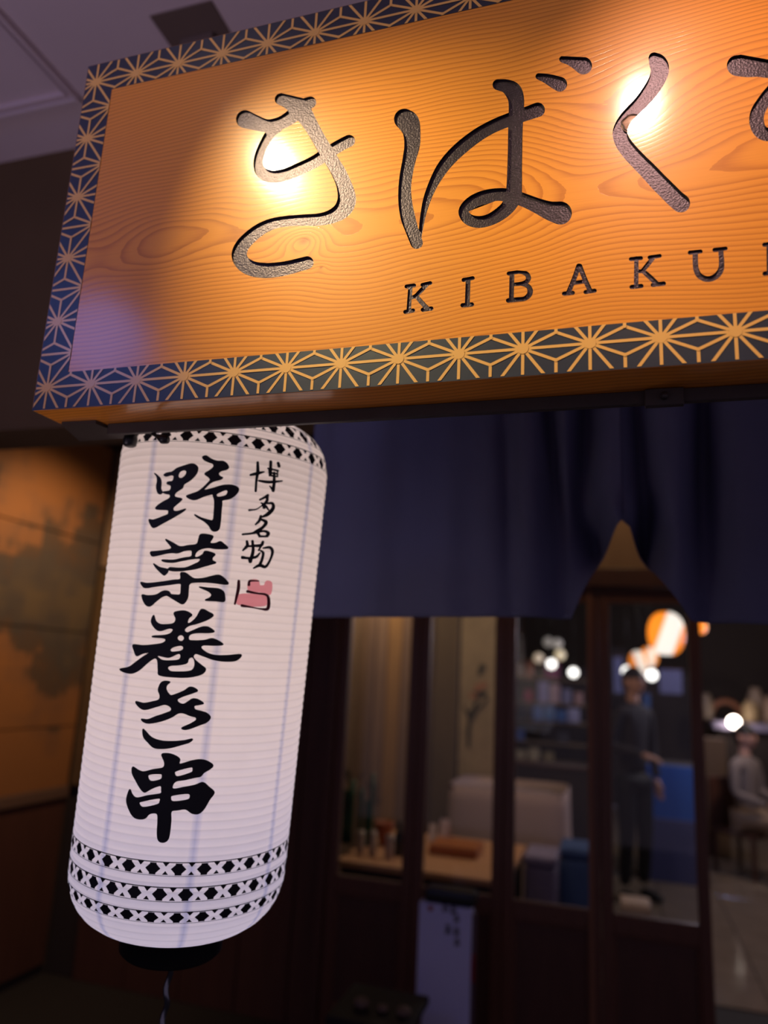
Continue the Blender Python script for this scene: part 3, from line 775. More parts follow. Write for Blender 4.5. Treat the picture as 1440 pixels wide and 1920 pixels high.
ink('brushed_character', grow=1.0, org=(260, 840), sc=7.2, polys=[
  [(225,345),(262,372),(300,410),(315,470),(308,550),(328,600),(300,625),(265,600),(250,520),(262,450),(255,390)],
  [(350,365),(390,340),(460,325),(520,280),(600,250),(690,222),(750,220),(800,260),(800,310),(770,370),(700,440),(620,490),(600,540),(540,580),(500,615),(490,655),(520,672),(590,690),(560,730),(500,780),(472,815),(480,852),(540,855),(640,825),(590,870),(500,925),(430,965),(330,1020),(215,1078),(168,1030),(150,968),(200,975),(280,950),(340,925),(400,900),(412,865),(395,838),(250,828),(255,790),(330,735),(425,680),(430,632),(370,618),(345,595),(430,578),(445,510),(395,490),(400,462),(465,450),(485,385),(450,368),(380,385)],
  [(865,125),(915,108),(980,150),(1060,180),(1140,182),(1190,215),(1215,265),(1180,295),(1120,310),(1078,345),(1100,385),(1135,402),(1100,430),(1020,450),(960,485),(905,540),(880,572),(960,558),(1060,528),(1160,502),(1270,505),(1340,540),(1340,590),(1290,650),(1220,690),(1128,708),(1125,760),(1115,850),(1108,950),(1090,1080),(1050,1122),(990,1115),(950,1050),(880,985),(790,935),(760,900),(850,945),(940,972),(1005,975),(1020,850),(1025,720),(1008,650),(1000,625),(930,640),(860,665),(770,700),(700,690),(650,652),(720,622),(800,592),(870,540),(940,470),(970,430),(940,390),(895,350),(970,300),(1015,255),(1005,215),(940,190),(890,165)]],
  holes=[[(540,375),(565,322),(620,298),(655,320),(640,370),(590,412),(552,408)], [(1050,625),(1110,592),(1180,565),(1205,590),(1180,640),(1110,662),(1060,662)]])
ink('brushed_character', grow=1.0, org=(230, 990), sc=6.26, polys=[
  [(335,285),(400,275),(520,260),(575,242),(572,215),(510,135),(600,178),(680,220),(780,205),(870,192),(895,130),(915,78),(980,75),(1062,100),(1025,175),(1090,180),(1145,160),(1190,190),(1232,240),(1100,245),(1010,232),(930,245),(870,280),(848,335),(880,345),(940,310),(965,275),(1020,280),(1085,310),(1055,345),(1055,380),(1095,408),(1050,425),(960,450),(860,480),(740,498),(680,505),(600,505),(545,492),(560,465),(640,470),(740,468),(830,432),(895,400),(915,362),(850,360),(700,385),(600,405),(500,398),(470,375),(600,378),(720,352),(805,338),(818,300),(808,262),(730,268),(650,295),(590,292),(520,300),(420,322),(355,330)],
  [(372,420),(440,462),(530,485),(535,518),(495,555),(450,520),(400,468)],
  [(222,638),(300,650),(450,635),(600,612),(682,600),(685,530),(740,528),(800,570),(850,595),(950,590),(1050,565),(1130,553),(1190,590),(1238,648),(1200,662),(1050,642),(900,636),(795,650),(775,720),(770,800),(745,860),(705,892),(640,860),(560,810),(510,778),(560,780),(620,785),(680,780),(690,700),(680,652),(560,665),(400,685),(290,702),(250,690)],
  [(235,788),(300,795),(400,785),(480,742),(545,745),(560,780),(480,802),(400,860),(330,918),(270,890)],
  [(900,693),(1000,703),(1120,713),(1180,745),(1197,800),(1190,862),(1100,857),(970,848),(1020,820),(1045,785),(1010,745)]])
ink('brushed_character', grow=1.0, org=(210, 1130), sc=5.538, polys=[
  [(440,130),(460,190),(500,222),(560,227),(640,217),(668,170),(648,108),(700,88),(770,88),(832,125),(800,160),(785,212),(820,207),(880,150),(930,68),(1000,95),(1052,130),(1000,172),(900,212),(800,240),(755,280),(780,312),(840,290),(930,253),(1000,253),(1062,298),(1000,312),(880,312),(808,335),(800,385),(860,395),(960,390),(1050,373),(1152,432),(1050,442),(950,440),(925,470),(990,522),(1080,547),(1200,547),(1338,538),(1290,597),(1180,608),(1060,592),(940,550),(870,528),(845,560),(870,600),(930,650),(972,690),(930,742),(800,772),(650,772),(500,752),(485,700),(480,605),(450,575),(380,620),(300,692),(220,732),(140,722),(92,690),(180,670),(250,622),(330,562),(400,518),(330,525),(265,552),(240,500),(228,438),(330,445),(450,435),(530,420),(565,390),(540,367),(430,357),(440,345),(540,340),(610,320),(640,280),(600,265),(500,292),(440,250),(415,190)]],
  holes=[[(680,365),(705,335),(740,340),(755,370),(735,400),(700,398)], [(608,490),(640,460),(720,443),(748,470),(720,500),(630,512)], [(468,545),(520,555),(600,567),(690,528),(718,545),(700,590),(620,602),(520,595)],
         [(583,670),(620,650),(700,645),(780,625),(798,580),(840,565),(862,620),(850,680),(800,712),(640,717),(593,700)]])
ink('brushed_character', grow=1.0, org=(220, 1260), sc=6.857, polys=[
  [(650,118),(682,130),(640,170),(635,230),(685,297),(740,290),(860,240),(930,193),(990,203),(1032,240),(960,272),(850,310),(775,350),(795,392),(850,412),(910,380),(970,343),(1040,353),(1108,400),(1060,417),(990,432),(1000,480),(1080,503),(1150,528),(1195,580),(1150,642),(1050,682),(930,727),(860,737),(832,715),(930,670),(1012,620),(1010,580),(940,560),(850,525),(780,530),(700,580),(560,632),(420,657),(350,642),(318,603),(400,610),(500,570),(620,530),(695,495),(690,450),(620,415),(520,440),(360,482),(280,440),(248,378),(350,400),(460,380),(540,355),(555,300),(533,230),(560,150),(600,120)],
  [(338,733),(380,770),(450,840),(560,880),(700,890),(850,880),(965,858),(930,900),(820,935),(680,972),(560,982),(470,967),(400,900),(345,830)]])
ink('brushed_character', grow=1.0, org=(220, 1400), sc=6.857, polys=[
  [(578,93),(700,93),(802,150),(795,212),(830,217),(950,180),(1060,163),(1150,180),(1228,235),(1190,282),(1110,332),(1070,378),(1000,392),(880,420),(760,440),(715,490),(722,540),(850,520),(1000,490),(1100,456),(1180,520),(1242,585),(1180,680),(1110,800),(1040,857),(960,852),(880,800),(780,810),(697,830),(692,950),(672,1130),(640,1205),(580,1225),(530,1195),(518,1100),(525,950),(518,860),(450,850),(405,870),(370,912),(300,927),(218,900),(158,800),(128,680),(168,548),(200,610),(245,652),(300,650),(400,625),(560,600),(572,555),(565,500),(480,520),(400,562),(355,582),(308,540),(250,440),(202,340),(208,258),(280,300),(350,320),(470,290),(592,268),(612,200)]],
  holes=[[(400,382),(430,350),(560,345),(582,372),(560,420),(440,442)], [(740,345),(760,308),(950,258),(972,290),(950,330),(780,382)], [(288,722),(320,700),(540,658),(552,700),(520,740),(340,777)], [(688,652),(720,620),(910,598),(937,640),(900,680),(720,702)]])
ink('small_character', step=0.7, grow=0.3, org=(440, 850), sc=12, strokes=[
  [(510,210,26),(512,410,34),(480,620,26),(465,850,24)], [(350,490,22),(520,450,34),(650,420,12)],
  [(800,195,32),(795,480,30)], [(740,340,16),(960,395,22)], [(760,430,14),(950,465,18)], [(770,505,14),(950,525,16)], [(760,340,14),(770,510,14)], [(950,400,14),(950,520,14)],
  [(875,440,24),(875,650,32),(855,840,34)], [(965,225,30),(985,290,32)], [(540,620,20),(760,650,30),(1050,625,16)], [(855,840,26),(780,740,12)]])
ink('small_character', step=0.7, grow=0.3, org=(440, 850), sc=12, strokes=[
  [(735,945,26),(650,1000,24),(560,1045,20)], [(725,960,28),(710,1080,30),(600,1180,14)], [(640,1160,26),(650,1220,34)], [(590,1120,16),(680,1180,24),(745,1270,16)],
  [(700,1130,14),(835,1130,28),(850,1240,36),(740,1365,40),(620,1430,20)], [(320,1280,22),(480,1260,12),(600,1180,10)]])
ink('small_character', step=0.7, grow=0.3, org=(430, 960), sc=9.6, strokes=[
  [(560,80,22),(530,160,24),(465,225,14)], [(560,130,16),(650,185,30),(600,270,24),(490,350,32),(400,385,18),(235,405,16)], [(495,355,26),(530,425,22)], [(520,365,10),(620,345,18),(690,380,28),(670,430,26)], [(530,440,16),(660,440,16)]])
ink('small_character', step=0.7, grow=0.3, org=(430, 960), sc=9.6, strokes=[
  [(310,530,20),(315,610,26),(240,690,14)], [(410,525,20),(420,700,26),(370,890,30)], [(280,625,10),(430,610,20),(560,600,26),(595,540,22)],
  [(230,820,26),(340,830,18),(470,810,22),(540,740,12)], [(340,830,14),(365,890,26)], [(590,560,20),(520,690,14)], [(560,700,16),(600,740,22),(580,850,22),(540,950,26)],
  [(600,650,12),(720,640,24),(765,720,24),(720,870,18),(640,985,24),(540,960,28),(430,1010,12)]])
seal = ink('seal_mark', M_SEALL, step=1.0, off=0.0012, org=(430, 960), sc=9.6, polys=[[(340,1235),(520,1230),(530,1440),(340,1430)], [(640,1250),(760,1270),(740,1480),(610,1470)], [(530,1330),(640,1330),(640,1450),(530,1440)], [(160,1480),(640,1500),(640,1690),(150,1670)]])
ink('seal_outline', M_SEALD, step=0.7, org=(430, 960), sc=9.6, strokes=[
  [(165,1245,26),(155,1390,30),(95,1655,18)], [(345,1310,26),(365,1240,20),(520,1240,10)], [(320,1430,26),(480,1462,18),(640,1485,20),(695,1560,28),(680,1735,30),(560,1745,16),(400,1715,14),(220,1685,26)]])
# pattern bands printed around the lantern
def band(zt, zb, name, per=34, ph=0.0):
    V = []; Fc = []
    def P(a, z): r = lr(z) + 0.0015; return (r * math.cos(a), r * math.sin(a), z)
    def poly(pts):
        b = len(V); V.extend(P(a, z) for a, z in pts); Fc.append(tuple(range(b, b + len(pts))))
    H = zt - zb
    for k in range(192):
        a0 = 2 * math.pi * k / 192; a1 = 2 * math.pi * (k + 1) / 192
        poly([(a0, zt - 0.07 * H), (a1, zt - 0.07 * H), (a1, zt), (a0, zt)])
        poly([(a0, zb), (a1, zb), (a1, zb + 0.035 * H), (a0, zb + 0.035 * H)])
    w = 2 * math.pi / per
    for k in range(per):
        a = k * w + ph; zc = (zt + zb) / 2
        # lozenge between two crosses
        poly([(a - .13 * w, zb + .08 * H), (a + .13 * w, zb + .08 * H), (a + .13 * w, zb + .2 * H), (a + .30 * w, zc), (a + .13 * w, zb + .8 * H), (a + .13 * w, zt - .1 * H), (a - .13 * w, zt - .1 * H), (a - .13 * w, zb + .8 * H), (a - .30 * w, zc), (a - .13 * w, zb + .2 * H)])
        c = a + w / 2
        poly([(c - .13 * w, zt - .07 * H), (c, zt - .34 * H), (c + .13 * w, zt - .07 * H)])
        poly([(c - .12 * w, zb + .10 * H), (c + .12 * w, zb + .10 * H), (c, zb + .36 * H)])
    mesh(name, V, Fc, M_INK, lant, world=False)
def lz(x, y): return mapL((x, y))[2]
z1 = lz(345, 1616); z2 = lz(345, 1643)
z3 = lz(340, 1663); z4 = lz(340, 1691)
z5 = lz(335, 1709); z6 = lz(335, 1731)
band(z1, z2, 'pattern_band', 30); band(z3, z4, 'pattern_band', 30, 0.08); band(z5, z6, 'pattern_band', 30, 0.03)
t1 = lz(430, 812); t2 = lz(430, 836)
band(t1, t2, 'pattern_band', 30, 0.05)
t3 = t1 + (t1 - t2) * 1.75; t4 = t1 + (t1 - t2) * 0.62
band(t3, t4, 'pattern_band', 30, 0.0)

# ------------------------------------------------------------------ noren curtain
NY = 0.735; NZT = 2.235
noren = empty('noren_curtain', (1.0, NY, NZT), 'navy cotton split curtain hanging behind the cedar board', 'curtain')
tube('curtain_rod', [(0.06, NY, NZT + 0.006), (2.0, NY, NZT + 0.006)], 0.009, M_DARKWOOD, noren, 12)
def n_edge_left(z):      # right edge of the left cloth (opening widens downwards)
    apex = at(1166, 985, NY)
    if z >= apex.z: return apex.x
    t = (apex.z - z) / (apex.z - 1.683); return apex.x - 0.096 * t ** 0.8
def n_edge_right(z):
    apex = at(1166, 985, NY)
    if z >= apex.z: return apex.x - 0.012 * min(1, (z - apex.z) / 0.02)
    t = (apex.z - z) / (apex.z - 1.683); return apex.x + 0.010 + 0.104 * t ** 1.1
def fold(u, v, side):
    """depth of the pleats; v=0 top, 1 bottom; u in metres from the split"""
    f = 0.0013 * math.sin(u * 46 + 1.0 * v) + 0.0008 * math.sin(u * 83 + 2)
    for c0, c1, w0, w1, a in ((0.060, 0.085, 0.020, 0.045, 0.034), (0.145, 0.115, 0.016, 0.026, 0.026), (0.235, 0.205, 0.02, 0.02, 0.010)) if side < 0 else \
                            ((0.030, 0.055, 0.018, 0.030, 0.026), (0.165, 0.150, 0.022, 0.040, 0.038), (0.30, 0.30, 0.02, 0.03, 0.012)):
        c = c0 + (c1 - c0) * v; w = w0 + (w1 - w0) * v
        f += a * math.exp(-((u - c) / w) ** 2) * (0.45 + 0.55 * math.sin(math.pi * min(1, v * 1.1)))
    # the gathered swag beside the apex
    f += (0.042 if side < 0 else 0.048) * math.exp(-((u - 0.045) / 0.03) ** 2 - ((v - 0.72) / 0.10) ** 2)
    f -= 0.02 * math.exp(-((u - 0.015) / 0.02) ** 2 - ((v - 0.66) / 0.08) ** 2)
    return f
for side, xo, zb0, zb1 in ((-1, 0.085, 1.669, 1.683), (1, 1.98, 1.683, 1.655)):
    nu, nv = 150, 60; V = []; Fc = []
    for j in range(nv + 1):
        v = j / nv
        for i in range(nu + 1):
            s = (i / nu) ** 1.3
            zz = NZT - 0.006 - v * (NZT - 1.683)
            ex = n_edge_left(zz) if side < 0 else n_edge_right(zz)
            x = ex + (xo - ex) * s; u = abs(x - 0.735)
            zb = zb0 if side > 0 else zb1
            zbot = (1.683 + (1.667 - 1.683) * s) if side < 0 else (1.683 + (1.655 - 1.683) * min(1, s * 1.6))
            z = NZT - 0.006 - v * (NZT - zbot)
            V.append((x, NY + fold(u, v, side) * 2.6 - 0.035 + (0.004 if side > 0 else 0), z))
    for j in range(nv):
        for i in range(nu):
            a = j * (nu + 1) + i; Fc.append((a, a + 1, a + nu + 2, a + nu + 1))
    o = mesh('cloth_panel', V, Fc, M_NOREN, noren, True)
    sm = o.modifiers.new('s', 'SOLIDIFY'); sm.thickness = 0.0015
for x in (0.2, 0.45, 0.7, 0.95, 1.25, 1.55, 1.85):
    box('hanging_loop', x - 0.014, x + 0.014, NY - 0.013, NY + 0.013, NZT - 0.02, NZT + 0.018, M_NOREN, noren, 0.006)
for x in (0.075, 1.97):
    box('rod_bracket', x - 0.01, x + 0.01, NY, FASC_Y - 0.0005, NZT - 0.002, NZT + 0.014, M_STEEL, noren, 0.002)

# ------------------------------------------------------------------ standing sign by the doors
def white_stand():
    Y = 2.35; a = at(786, 1690, Y); b_ = at(885, 1700, Y)
    root = empty('standing_sign', ((a.x + b_.x) / 2, Y, 0), 'narrow white standing sign with a black cap before the doors', 'sign')
    M_W = mat('white_panel', (0.66, 0.68, 1.0), 0.5)
    x0, x1, zt = a.x, b_.x, a.z
    box('panel', x0, x1, Y, Y + 0.05, 0.06, zt, M_W, root, 0.004)
    box('base_plate', x0 - 0.05, x1 + 0.05, Y - 0.08, Y + 0.14, 0.0, 0.018, M_BLACK, root, 0.004)
    box('foot_post', (x0 + x1) / 2 - 0.02, (x0 + x1) / 2 + 0.02, Y + 0.01, Y + 0.04, 0.018, 0.062, M_BLACK, root, 0.002)
    box('side_strip', x1, x1 + 0.014, Y + 0.005, Y + 0.05, 0.06, zt - 0.02, mat('side_strip', (0.10, 0.06, 0.08), 0.5), root, 0.002)
    p = at(882, 1815, Y); box('red_mark', x1 + 0.001, x1 + 0.0155, Y + 0.001, Y + 0.006, p.z - 0.05, p.z + 0.05, mat('dark_red', (0.25, 0.01, 0.02), 0.5), root, 0.001, 1)
    box('cap', x0 + 0.02, x1 + 0.012, Y - 0.01, Y + 0.09, zt + 0.002, zt + 0.055, M_BLACK, root, 0.015)
    q = at(807, 1703, Y - 0.002)
    tube('red_dot', [(q.x, Y + 0.001, q.z), (q.x, Y - 0.002, q.z)], 0.010, mat('red_dot', (0.35, 0.01, 0.02), 0.5), root, 16)
    M_G = mat('stand_ink', (0.05, 0.05, 0.07), 0.6)
    for cx, cy, s in ((835, 1700, 9), (850, 1706, 8), (856, 1722, 7), (840, 1742, 9), (856, 1746, 8), (857, 1766, 7)):
        G = Glyph(step=0.7, strokes=[[(cx - s * .6, cy - s * .5, 1.3), (cx + s * .6, cy - s * .55, 1.3)], [(cx - s * .1, cy - s, 1.4), (cx, cy + s, 1.4)], [(cx - s * .6, cy + s * .3, 1.2), (cx + s * .6, cy + s * .2, 1.2)], [(cx - s * .5, cy + s, 1.2), (cx, cy, 1.2), (cx + s * .6, cy + s * .9, 1.3)]])
        V, Fc = G.cells(); mesh('printed_character', [tuple(at(p_[0], p_[1], Y - 0.0008)) for p_ in V], Fc, M_G, root)
white_stand()

# ------------------------------------------------------------------ inside the restaurant
M_OAK = mat('oak_top', (0.58, 0.30, 0.16), 0.45, noise=0.25, nscale=5, stretch=(1, 8, 8))
cnt = empty('display_counter', (-0.2, 3.4, 0), 'pale wooden display counter just inside the glazed doors', 'counter')
box('counter_top', -0.62, 0.215, 2.95, 3.80, 0.62, 0.65, M_OAK, cnt, 0.004)
box('front_panel', -0.60, 0.195, 2.97, 3.00, 0.0, 0.62, M_BACKDARK, cnt, 0.003)
box('side_panel', 0.165, 0.195, 3.0, 3.78, 0.0, 0.62, M_BACKDARK, cnt, 0.003)
box('side_panel', -0.60, -0.57, 3.0, 3.78, 0.0, 0.62, M_BACKDARK, cnt, 0.003)
# tan partition panels behind
pw = tag(empty('partition_wall', (-0.6, 5.2, 0), 'tall tan panelled partition seen through the left door panes', 'partition'), None)
xs = [at(x, 1300, 5.2).x for x in (560, 625, 668, 700, 722, 750, 775, 812, 858)]
cols = [(0.30, 0.19, 0.13), (0.34, 0.23, 0.17), (0.30, 0.19, 0.14), (0.38, 0.24, 0.17), (0.50, 0.28, 0.12), (0.33, 0.21, 0.15), (0.15, 0.10, 0.07), (0.17, 0.12, 0.07)]
for i in range(8):
    c = cols[i]; box('panel', xs[i] + 0.004, xs[i + 1] - 0.004, 5.2, 5.23, 0, 2.74, mat('partition_panel', c, 0.8, noise=0.25, nscale=5, stretch=(3, 3, 0.6)), pw, 0.003)
# painted tree screen
px0, px1 = at(862, 1300, 5.15).x, at(940, 1300, 5.15).x
za, zb = at(900, 1430, 5.15).z, at(900, 1170, 5.15).z
scr = empty('painted_screen', ((px0 + px1) / 2, 5.15, 0), 'cream screen with a painted dark tree seen through the second door', 'screen')
box('screen_panel', px0, px1, 5.15, 5.18, za - 0.3, zb + 0.3, mat('screen_cream', (0.42, 0.32, 0.20), 0.8, noise=0.35, nscale=6), scr, 0.003)
M_TREE = mat('tree_paint', (0.06, 0.055, 0.035), 0.8); M_TREE2 = mat('blossom_paint', (0.45, 0.22, 0.13), 0.8)
def sp_(x, y): p = at(x, y, 5.142); return p
G = Glyph(step=1.0, strokes=[[(878, 1400, 3), (880, 1360, 4), (888, 1330, 4), (900, 1300, 3)], [(888, 1340, 3), (905, 1322, 3), (916, 1310, 2)], [(880, 1345, 3), (870, 1325, 2)], [(900, 1262, 5), (905, 1250, 6)], [(892, 1300, 5), (908, 1302, 6)], [(884, 1345, 7), (880, 1338, 6)]])
V, Fc = G.cells(); mesh('painted_tree', [tuple(sp_(*p)) for p in V], Fc, M_TREE, scr)
G = Glyph(step=1.0, strokes=[[(895, 1290, 7), (908, 1284, 6)], [(885, 1304, 5)], [(905, 1240, 4), (910, 1236, 4)]][:1] + [[(884, 1304, 5), (890, 1306, 5)]])
V, Fc = G.cells(); mesh('painted_blossom', [tuple(sp_(p[0], p[1]) + Vector((0, -0.001, 0))) for p in V], Fc, M_TREE2, scr)
# dark ledge behind, with a low wall
p0 = at(840, 1418, 5.3); p1 = at(1104, 1450, 5.3)
ld = empty('dark_sideboard', ((p0.x + p1.x) / 2, 5.0, 0), 'long dark sideboard behind the cloth-covered table', 'sideboard')
box('body', p0.x, p1.x + 0.05, 5.30, 5.5, 0, p1.z + 0.02, M_BACKDARK, ld, 0.005)
box('top', p0.x - 0.02, p1.x + 0.07, 5.28, 5.52, p1.z + 0.02, p0.z, M_DARKWOOD, ld, 0.005)
# cloth covered table
Y = 4.5; a = at(838, 1470, Y); b_ = at(1060, 1480, Y)
tb = empty('table', ((a.x + b_.x) / 2, Y, 0), 'table draped with a floor-length pinkish white cloth', 'table')
zt = a.z
box('tabletop', a.x + 0.01, b_.x - 0.03, Y + 0.02, Y + 0.6, zt - 0.03, zt - 0.004, M_DARKWOOD, tb, 0.004)
for sx in (a.x + 0.05, b_.x - 0.08):
    for sy in (Y + 0.06, Y + 0.55): box('leg', sx - 0.02, sx + 0.02, sy - 0.02, sy + 0.02, 0, zt - 0.03, M_DARKWOOD, tb, 0.003)
M_CLOTH = mat('table_cloth', (0.60, 0.44, 0.42), 0.9)
V = []; Fc = []; N = 120
cx, cy, hx, hy = (a.x + b_.x) / 2, Y + 0.31, (b_.x - a.x) / 2, 0.31
def rr(t, gx, gy):
    # rounded rectangle param
    c, s = math.cos(t), math.sin(t); k = (abs(c) ** 8 + abs(s) ** 8) ** (-1 / 8); return cx + gx * c * k, cy + gy * s * k
rows = [(0.0, 0.985), (0.004, 1.0), (0.1, 1.01), (0.3, 1.03), (0.5, 1.07), (0.7, 1.13)]
for dz, g in rows:
    for k in range(N):
        t = 2 * math.pi * k / N; w = 1 + 0.012 * math.sin(9 * t) * dz * 3
        x, y = rr(t, hx * g * w, hy * g * w); V.append((x, y, zt - dz))
for i in range(len(rows) - 1):
    for k in range(N): Fc.append((i * N + k, i * N + (k + 1) % N, (i + 1) * N + (k + 1) % N, (i + 1) * N + k))
Fc.append(tuple(range(N)))
tcl = mesh('tablecloth', V, Fc, M_CLOTH, None, True); tag(tcl, 'pinkish white cloth draped over the table inside', 'tablecloth')
# tray and menu card on the counter
ta = at(800, 1562, 3.25); tb_ = at(895, 1556, 3.3)
tray = tag(box('serving_tray', ta.x, tb_.x, 3.30, 3.52, 0.652, 0.70, mat('tray_wood', (0.42, 0.13, 0.04), 0.35, noise=0.2, nscale=8), None, 0.008), 'reddish brown wooden serving tray on the pale counter', 'tray')
def card(px, py, w, h, Y, col, ang, label):
    p = at(px, py, Y); root = empty('menu_card', (p.x, Y, 0.651), label, 'card', 'folded cards on the counter')
    m = mat('card_paper', col, 0.7)
    c, s = math.cos(ang), math.sin(ang)
    for sg_, nm in ((1, 'front_leaf'), (-1, 'back_leaf')):
        V = []
        for u in (-w / 2, w / 2):
            for zz, yy in ((0, 0.035 * sg_), (h, 0)):
                V.append((p.x + u * c - yy * -s, Y + u * s - yy * c, 0.6515 + zz))
        o = mesh(nm, V, [(0, 2, 3, 1)], m, root); o.modifiers.new('s', 'SOLIDIFY').thickness = 0.002
card(812, 1540, 0.045, 0.09, 3.62, (0.55, 0.45, 0.44), 0.2, 'small folded white card at the left end of the counter row')
card(835, 1530, 0.055, 0.11, 3.68, (0.66, 0.52, 0.52), -0.15, 'larger folded white card right of the small one')
# bamboo arrangement, cups and bottle in the left pane
bb = empty('bamboo_arrangement', (at(665, 1570, 3.3).x, 3.3, 0.65), 'green cut bamboo arrangement on the counter behind the left pane', 'plant')
M_BAM = mat('bamboo_green', (0.010, 0.075, 0.030), 0.4); M_BAMD = mat('bamboo_dark', (0.012, 0.035, 0.018), 0.5)
for px, ty, r in ((650, 1480, 0.018), (662, 1462, 0.014), (678, 1478, 0.013), (700, 1450, 0.011), (690, 1500, 0.015)):
    p = at(px, ty, 3.3); pts = [(p.x, 3.3, 0.652 + (p.z - 0.652) * k / 3) for k in range(4)]
    tube('stalk', pts, r, M_BAM, bb, 10)
for i in range(16):
    px = random.uniform(646, 706); py = random.uniform(1455, 1530); p = at(px, py, 3.27)
    a_ = random.uniform(-1, 1); L_ = 0.07
    V = [(p.x, 3.27, p.z), (p.x + L_ * .5 * math.sin(a_) + 0.008, 3.26, p.z + L_ * .5 * math.cos(a_)), (p.x + L_ * math.sin(a_), 3.28, p.z + L_ * math.cos(a_)), (p.x + L_ * .5 * math.sin(a_) - 0.008, 3.275, p.z + L_ * .5 * math.cos(a_))]
    o = mesh('leaf', V, [(0, 1, 2), (0, 2, 3)], M_BAMD, bb); o.modifiers.new('s', 'SOLIDIFY').thickness = 0.0006
def vessel(px, py, Y, r, h, col, name, label, cat, group=None, neck=False):
    p = at(px, py, Y); pr = [(r * .7, 0), (r * .95, 0.004), (r, h * .5), (r * (0.45 if neck else .92), h * .78), (r * (0.35 if neck else .95), h)]
    o = lathe(name, pr, mat(name, col, 0.35), None, (p.x, Y, 0.651), 20); o['label'] = label; o['category'] = cat
    if group: o['group'] = group
    return o
vessel(676, 1570, 3.12, 0.022, 0.11, (0.42, 0.33, 0.27), 'ceramic_cup', 'leftmost of three pale tall cups on the counter', 'cup', 'pale cups on the counter')
vessel(699, 1575, 3.10, 0.020, 0.12, (0.45, 0.36, 0.30), 'ceramic_cup', 'middle one of three pale tall cups on the counter', 'cup', 'pale cups on the counter')
vessel(731, 1575, 3.10, 0.024, 0.11, (0.44, 0.34, 0.29), 'ceramic_cup', 'rightmost of three pale tall cups on the counter', 'cup', 'pale cups on the counter')
vessel(748, 1580, 3.18, 0.026, 0.17, (0.008, 0.008, 0.012), 'black_bottle', 'black bottle at the right end of the left pane', 'bottle', None, True)
p = at(722, 1520, 3.36)
tag(lathe('terracotta_bowl', [(0.02, 0), (0.026, 0.004), (0.03, 0.03), (0.05, 0.10), (0.055, 0.12), (0.050, 0.12), (0.03, 0.04)], mat('terracotta', (0.34, 0.08, 0.025), 0.5), None, (p.x, 3.36, 0.651), 24, caps=False), 'red-brown footed bowl standing behind the pale cups', 'bowl')

# things seen through the third and fourth pane
def ottoman(px0, px1, py, Y, dep, col, label):
    a = at(px0, py, Y); b_ = at(px1, py, Y); zt = a.z
    root = empty('ottoman', ((a.x + b_.x) / 2, Y + dep / 2, 0), label, 'ottoman', 'low padded ottomans inside')
    m = mat('ottoman_cloth', col, 0.7, noise=0.2, nscale=8)
    box('padded_body', a.x, b_.x, Y, Y + dep, 0.05, zt - 0.06, m, root, 0.02); box('seat_cushion', a.x - .004, b_.x + .004, Y - .004, Y + dep + .004, zt - 0.058, zt, m, root, 0.02)
    for sx in (a.x + .03, b_.x - .03):
        for sy in (Y + .03, Y + dep - .03): box('leg', sx - .012, sx + .012, sy - .012, sy + .012, 0, 0.05, M_DARKWOOD, root, 0.002)
ottoman(982, 1042, 1602, 3.62, 0.3, (0.26, 0.22, 0.36), 'grey-lilac ottoman low behind the left of the third pane')
ottoman(1048, 1112, 1588, 3.95, 0.30, (0.05, 0.10, 0.28), 'deep blue ottoman low behind the right of the third pane')
# blue fabric covered counter and the blue lit box beneath
p0 = at(1212, 1432, 6.3); p1 = at(1296, 1540, 6.3)
bc = empty('blue_counter', ((p0.x + p1.x) / 2, 6.3, 0), 'vivid blue cloth-fronted stand behind the fourth pane', 'stand')
box('front_panel', p0.x, p1.x + 0.1, 6.30, 6.33, p1.z, p0.z, mat('vivid_blue', (0.035, 0.16, 0.60), 0.6), bc, 0.004)
box('plinth', p0.x, p1.x + 0.1, 6.28, 6.8, 0.0, p1.z - 0.002, mat('dusky_blue', (0.10, 0.11, 0.26), 0.6), bc, 0.004)
box('top', p0.x, p1.x + 0.1, 6.335, 6.8, p0.z - 0.03, p0.z, M_BACKDARK, bc, 0.004)
p = at(1190, 1690, 4.7)
st = empty('low_stool', (p.x, 4.5, 0), 'small cream topped stool on the floor behind the fourth pane', 'stool')
box('seat', p.x - .09, p.x + .09, 4.45, 4.65, 0.20, 0.26, mat('cream_vinyl', (0.62, 0.46, 0.36), 0.4), st, 0.015)
for sx in (-.07, .07):
    for sy in (4.47, 4.63): box('leg', p.x + sx - .01, p.x + sx + .01, sy - .01, sy + .01, 0, 0.20, M_DARKWOOD, st, 0.002)

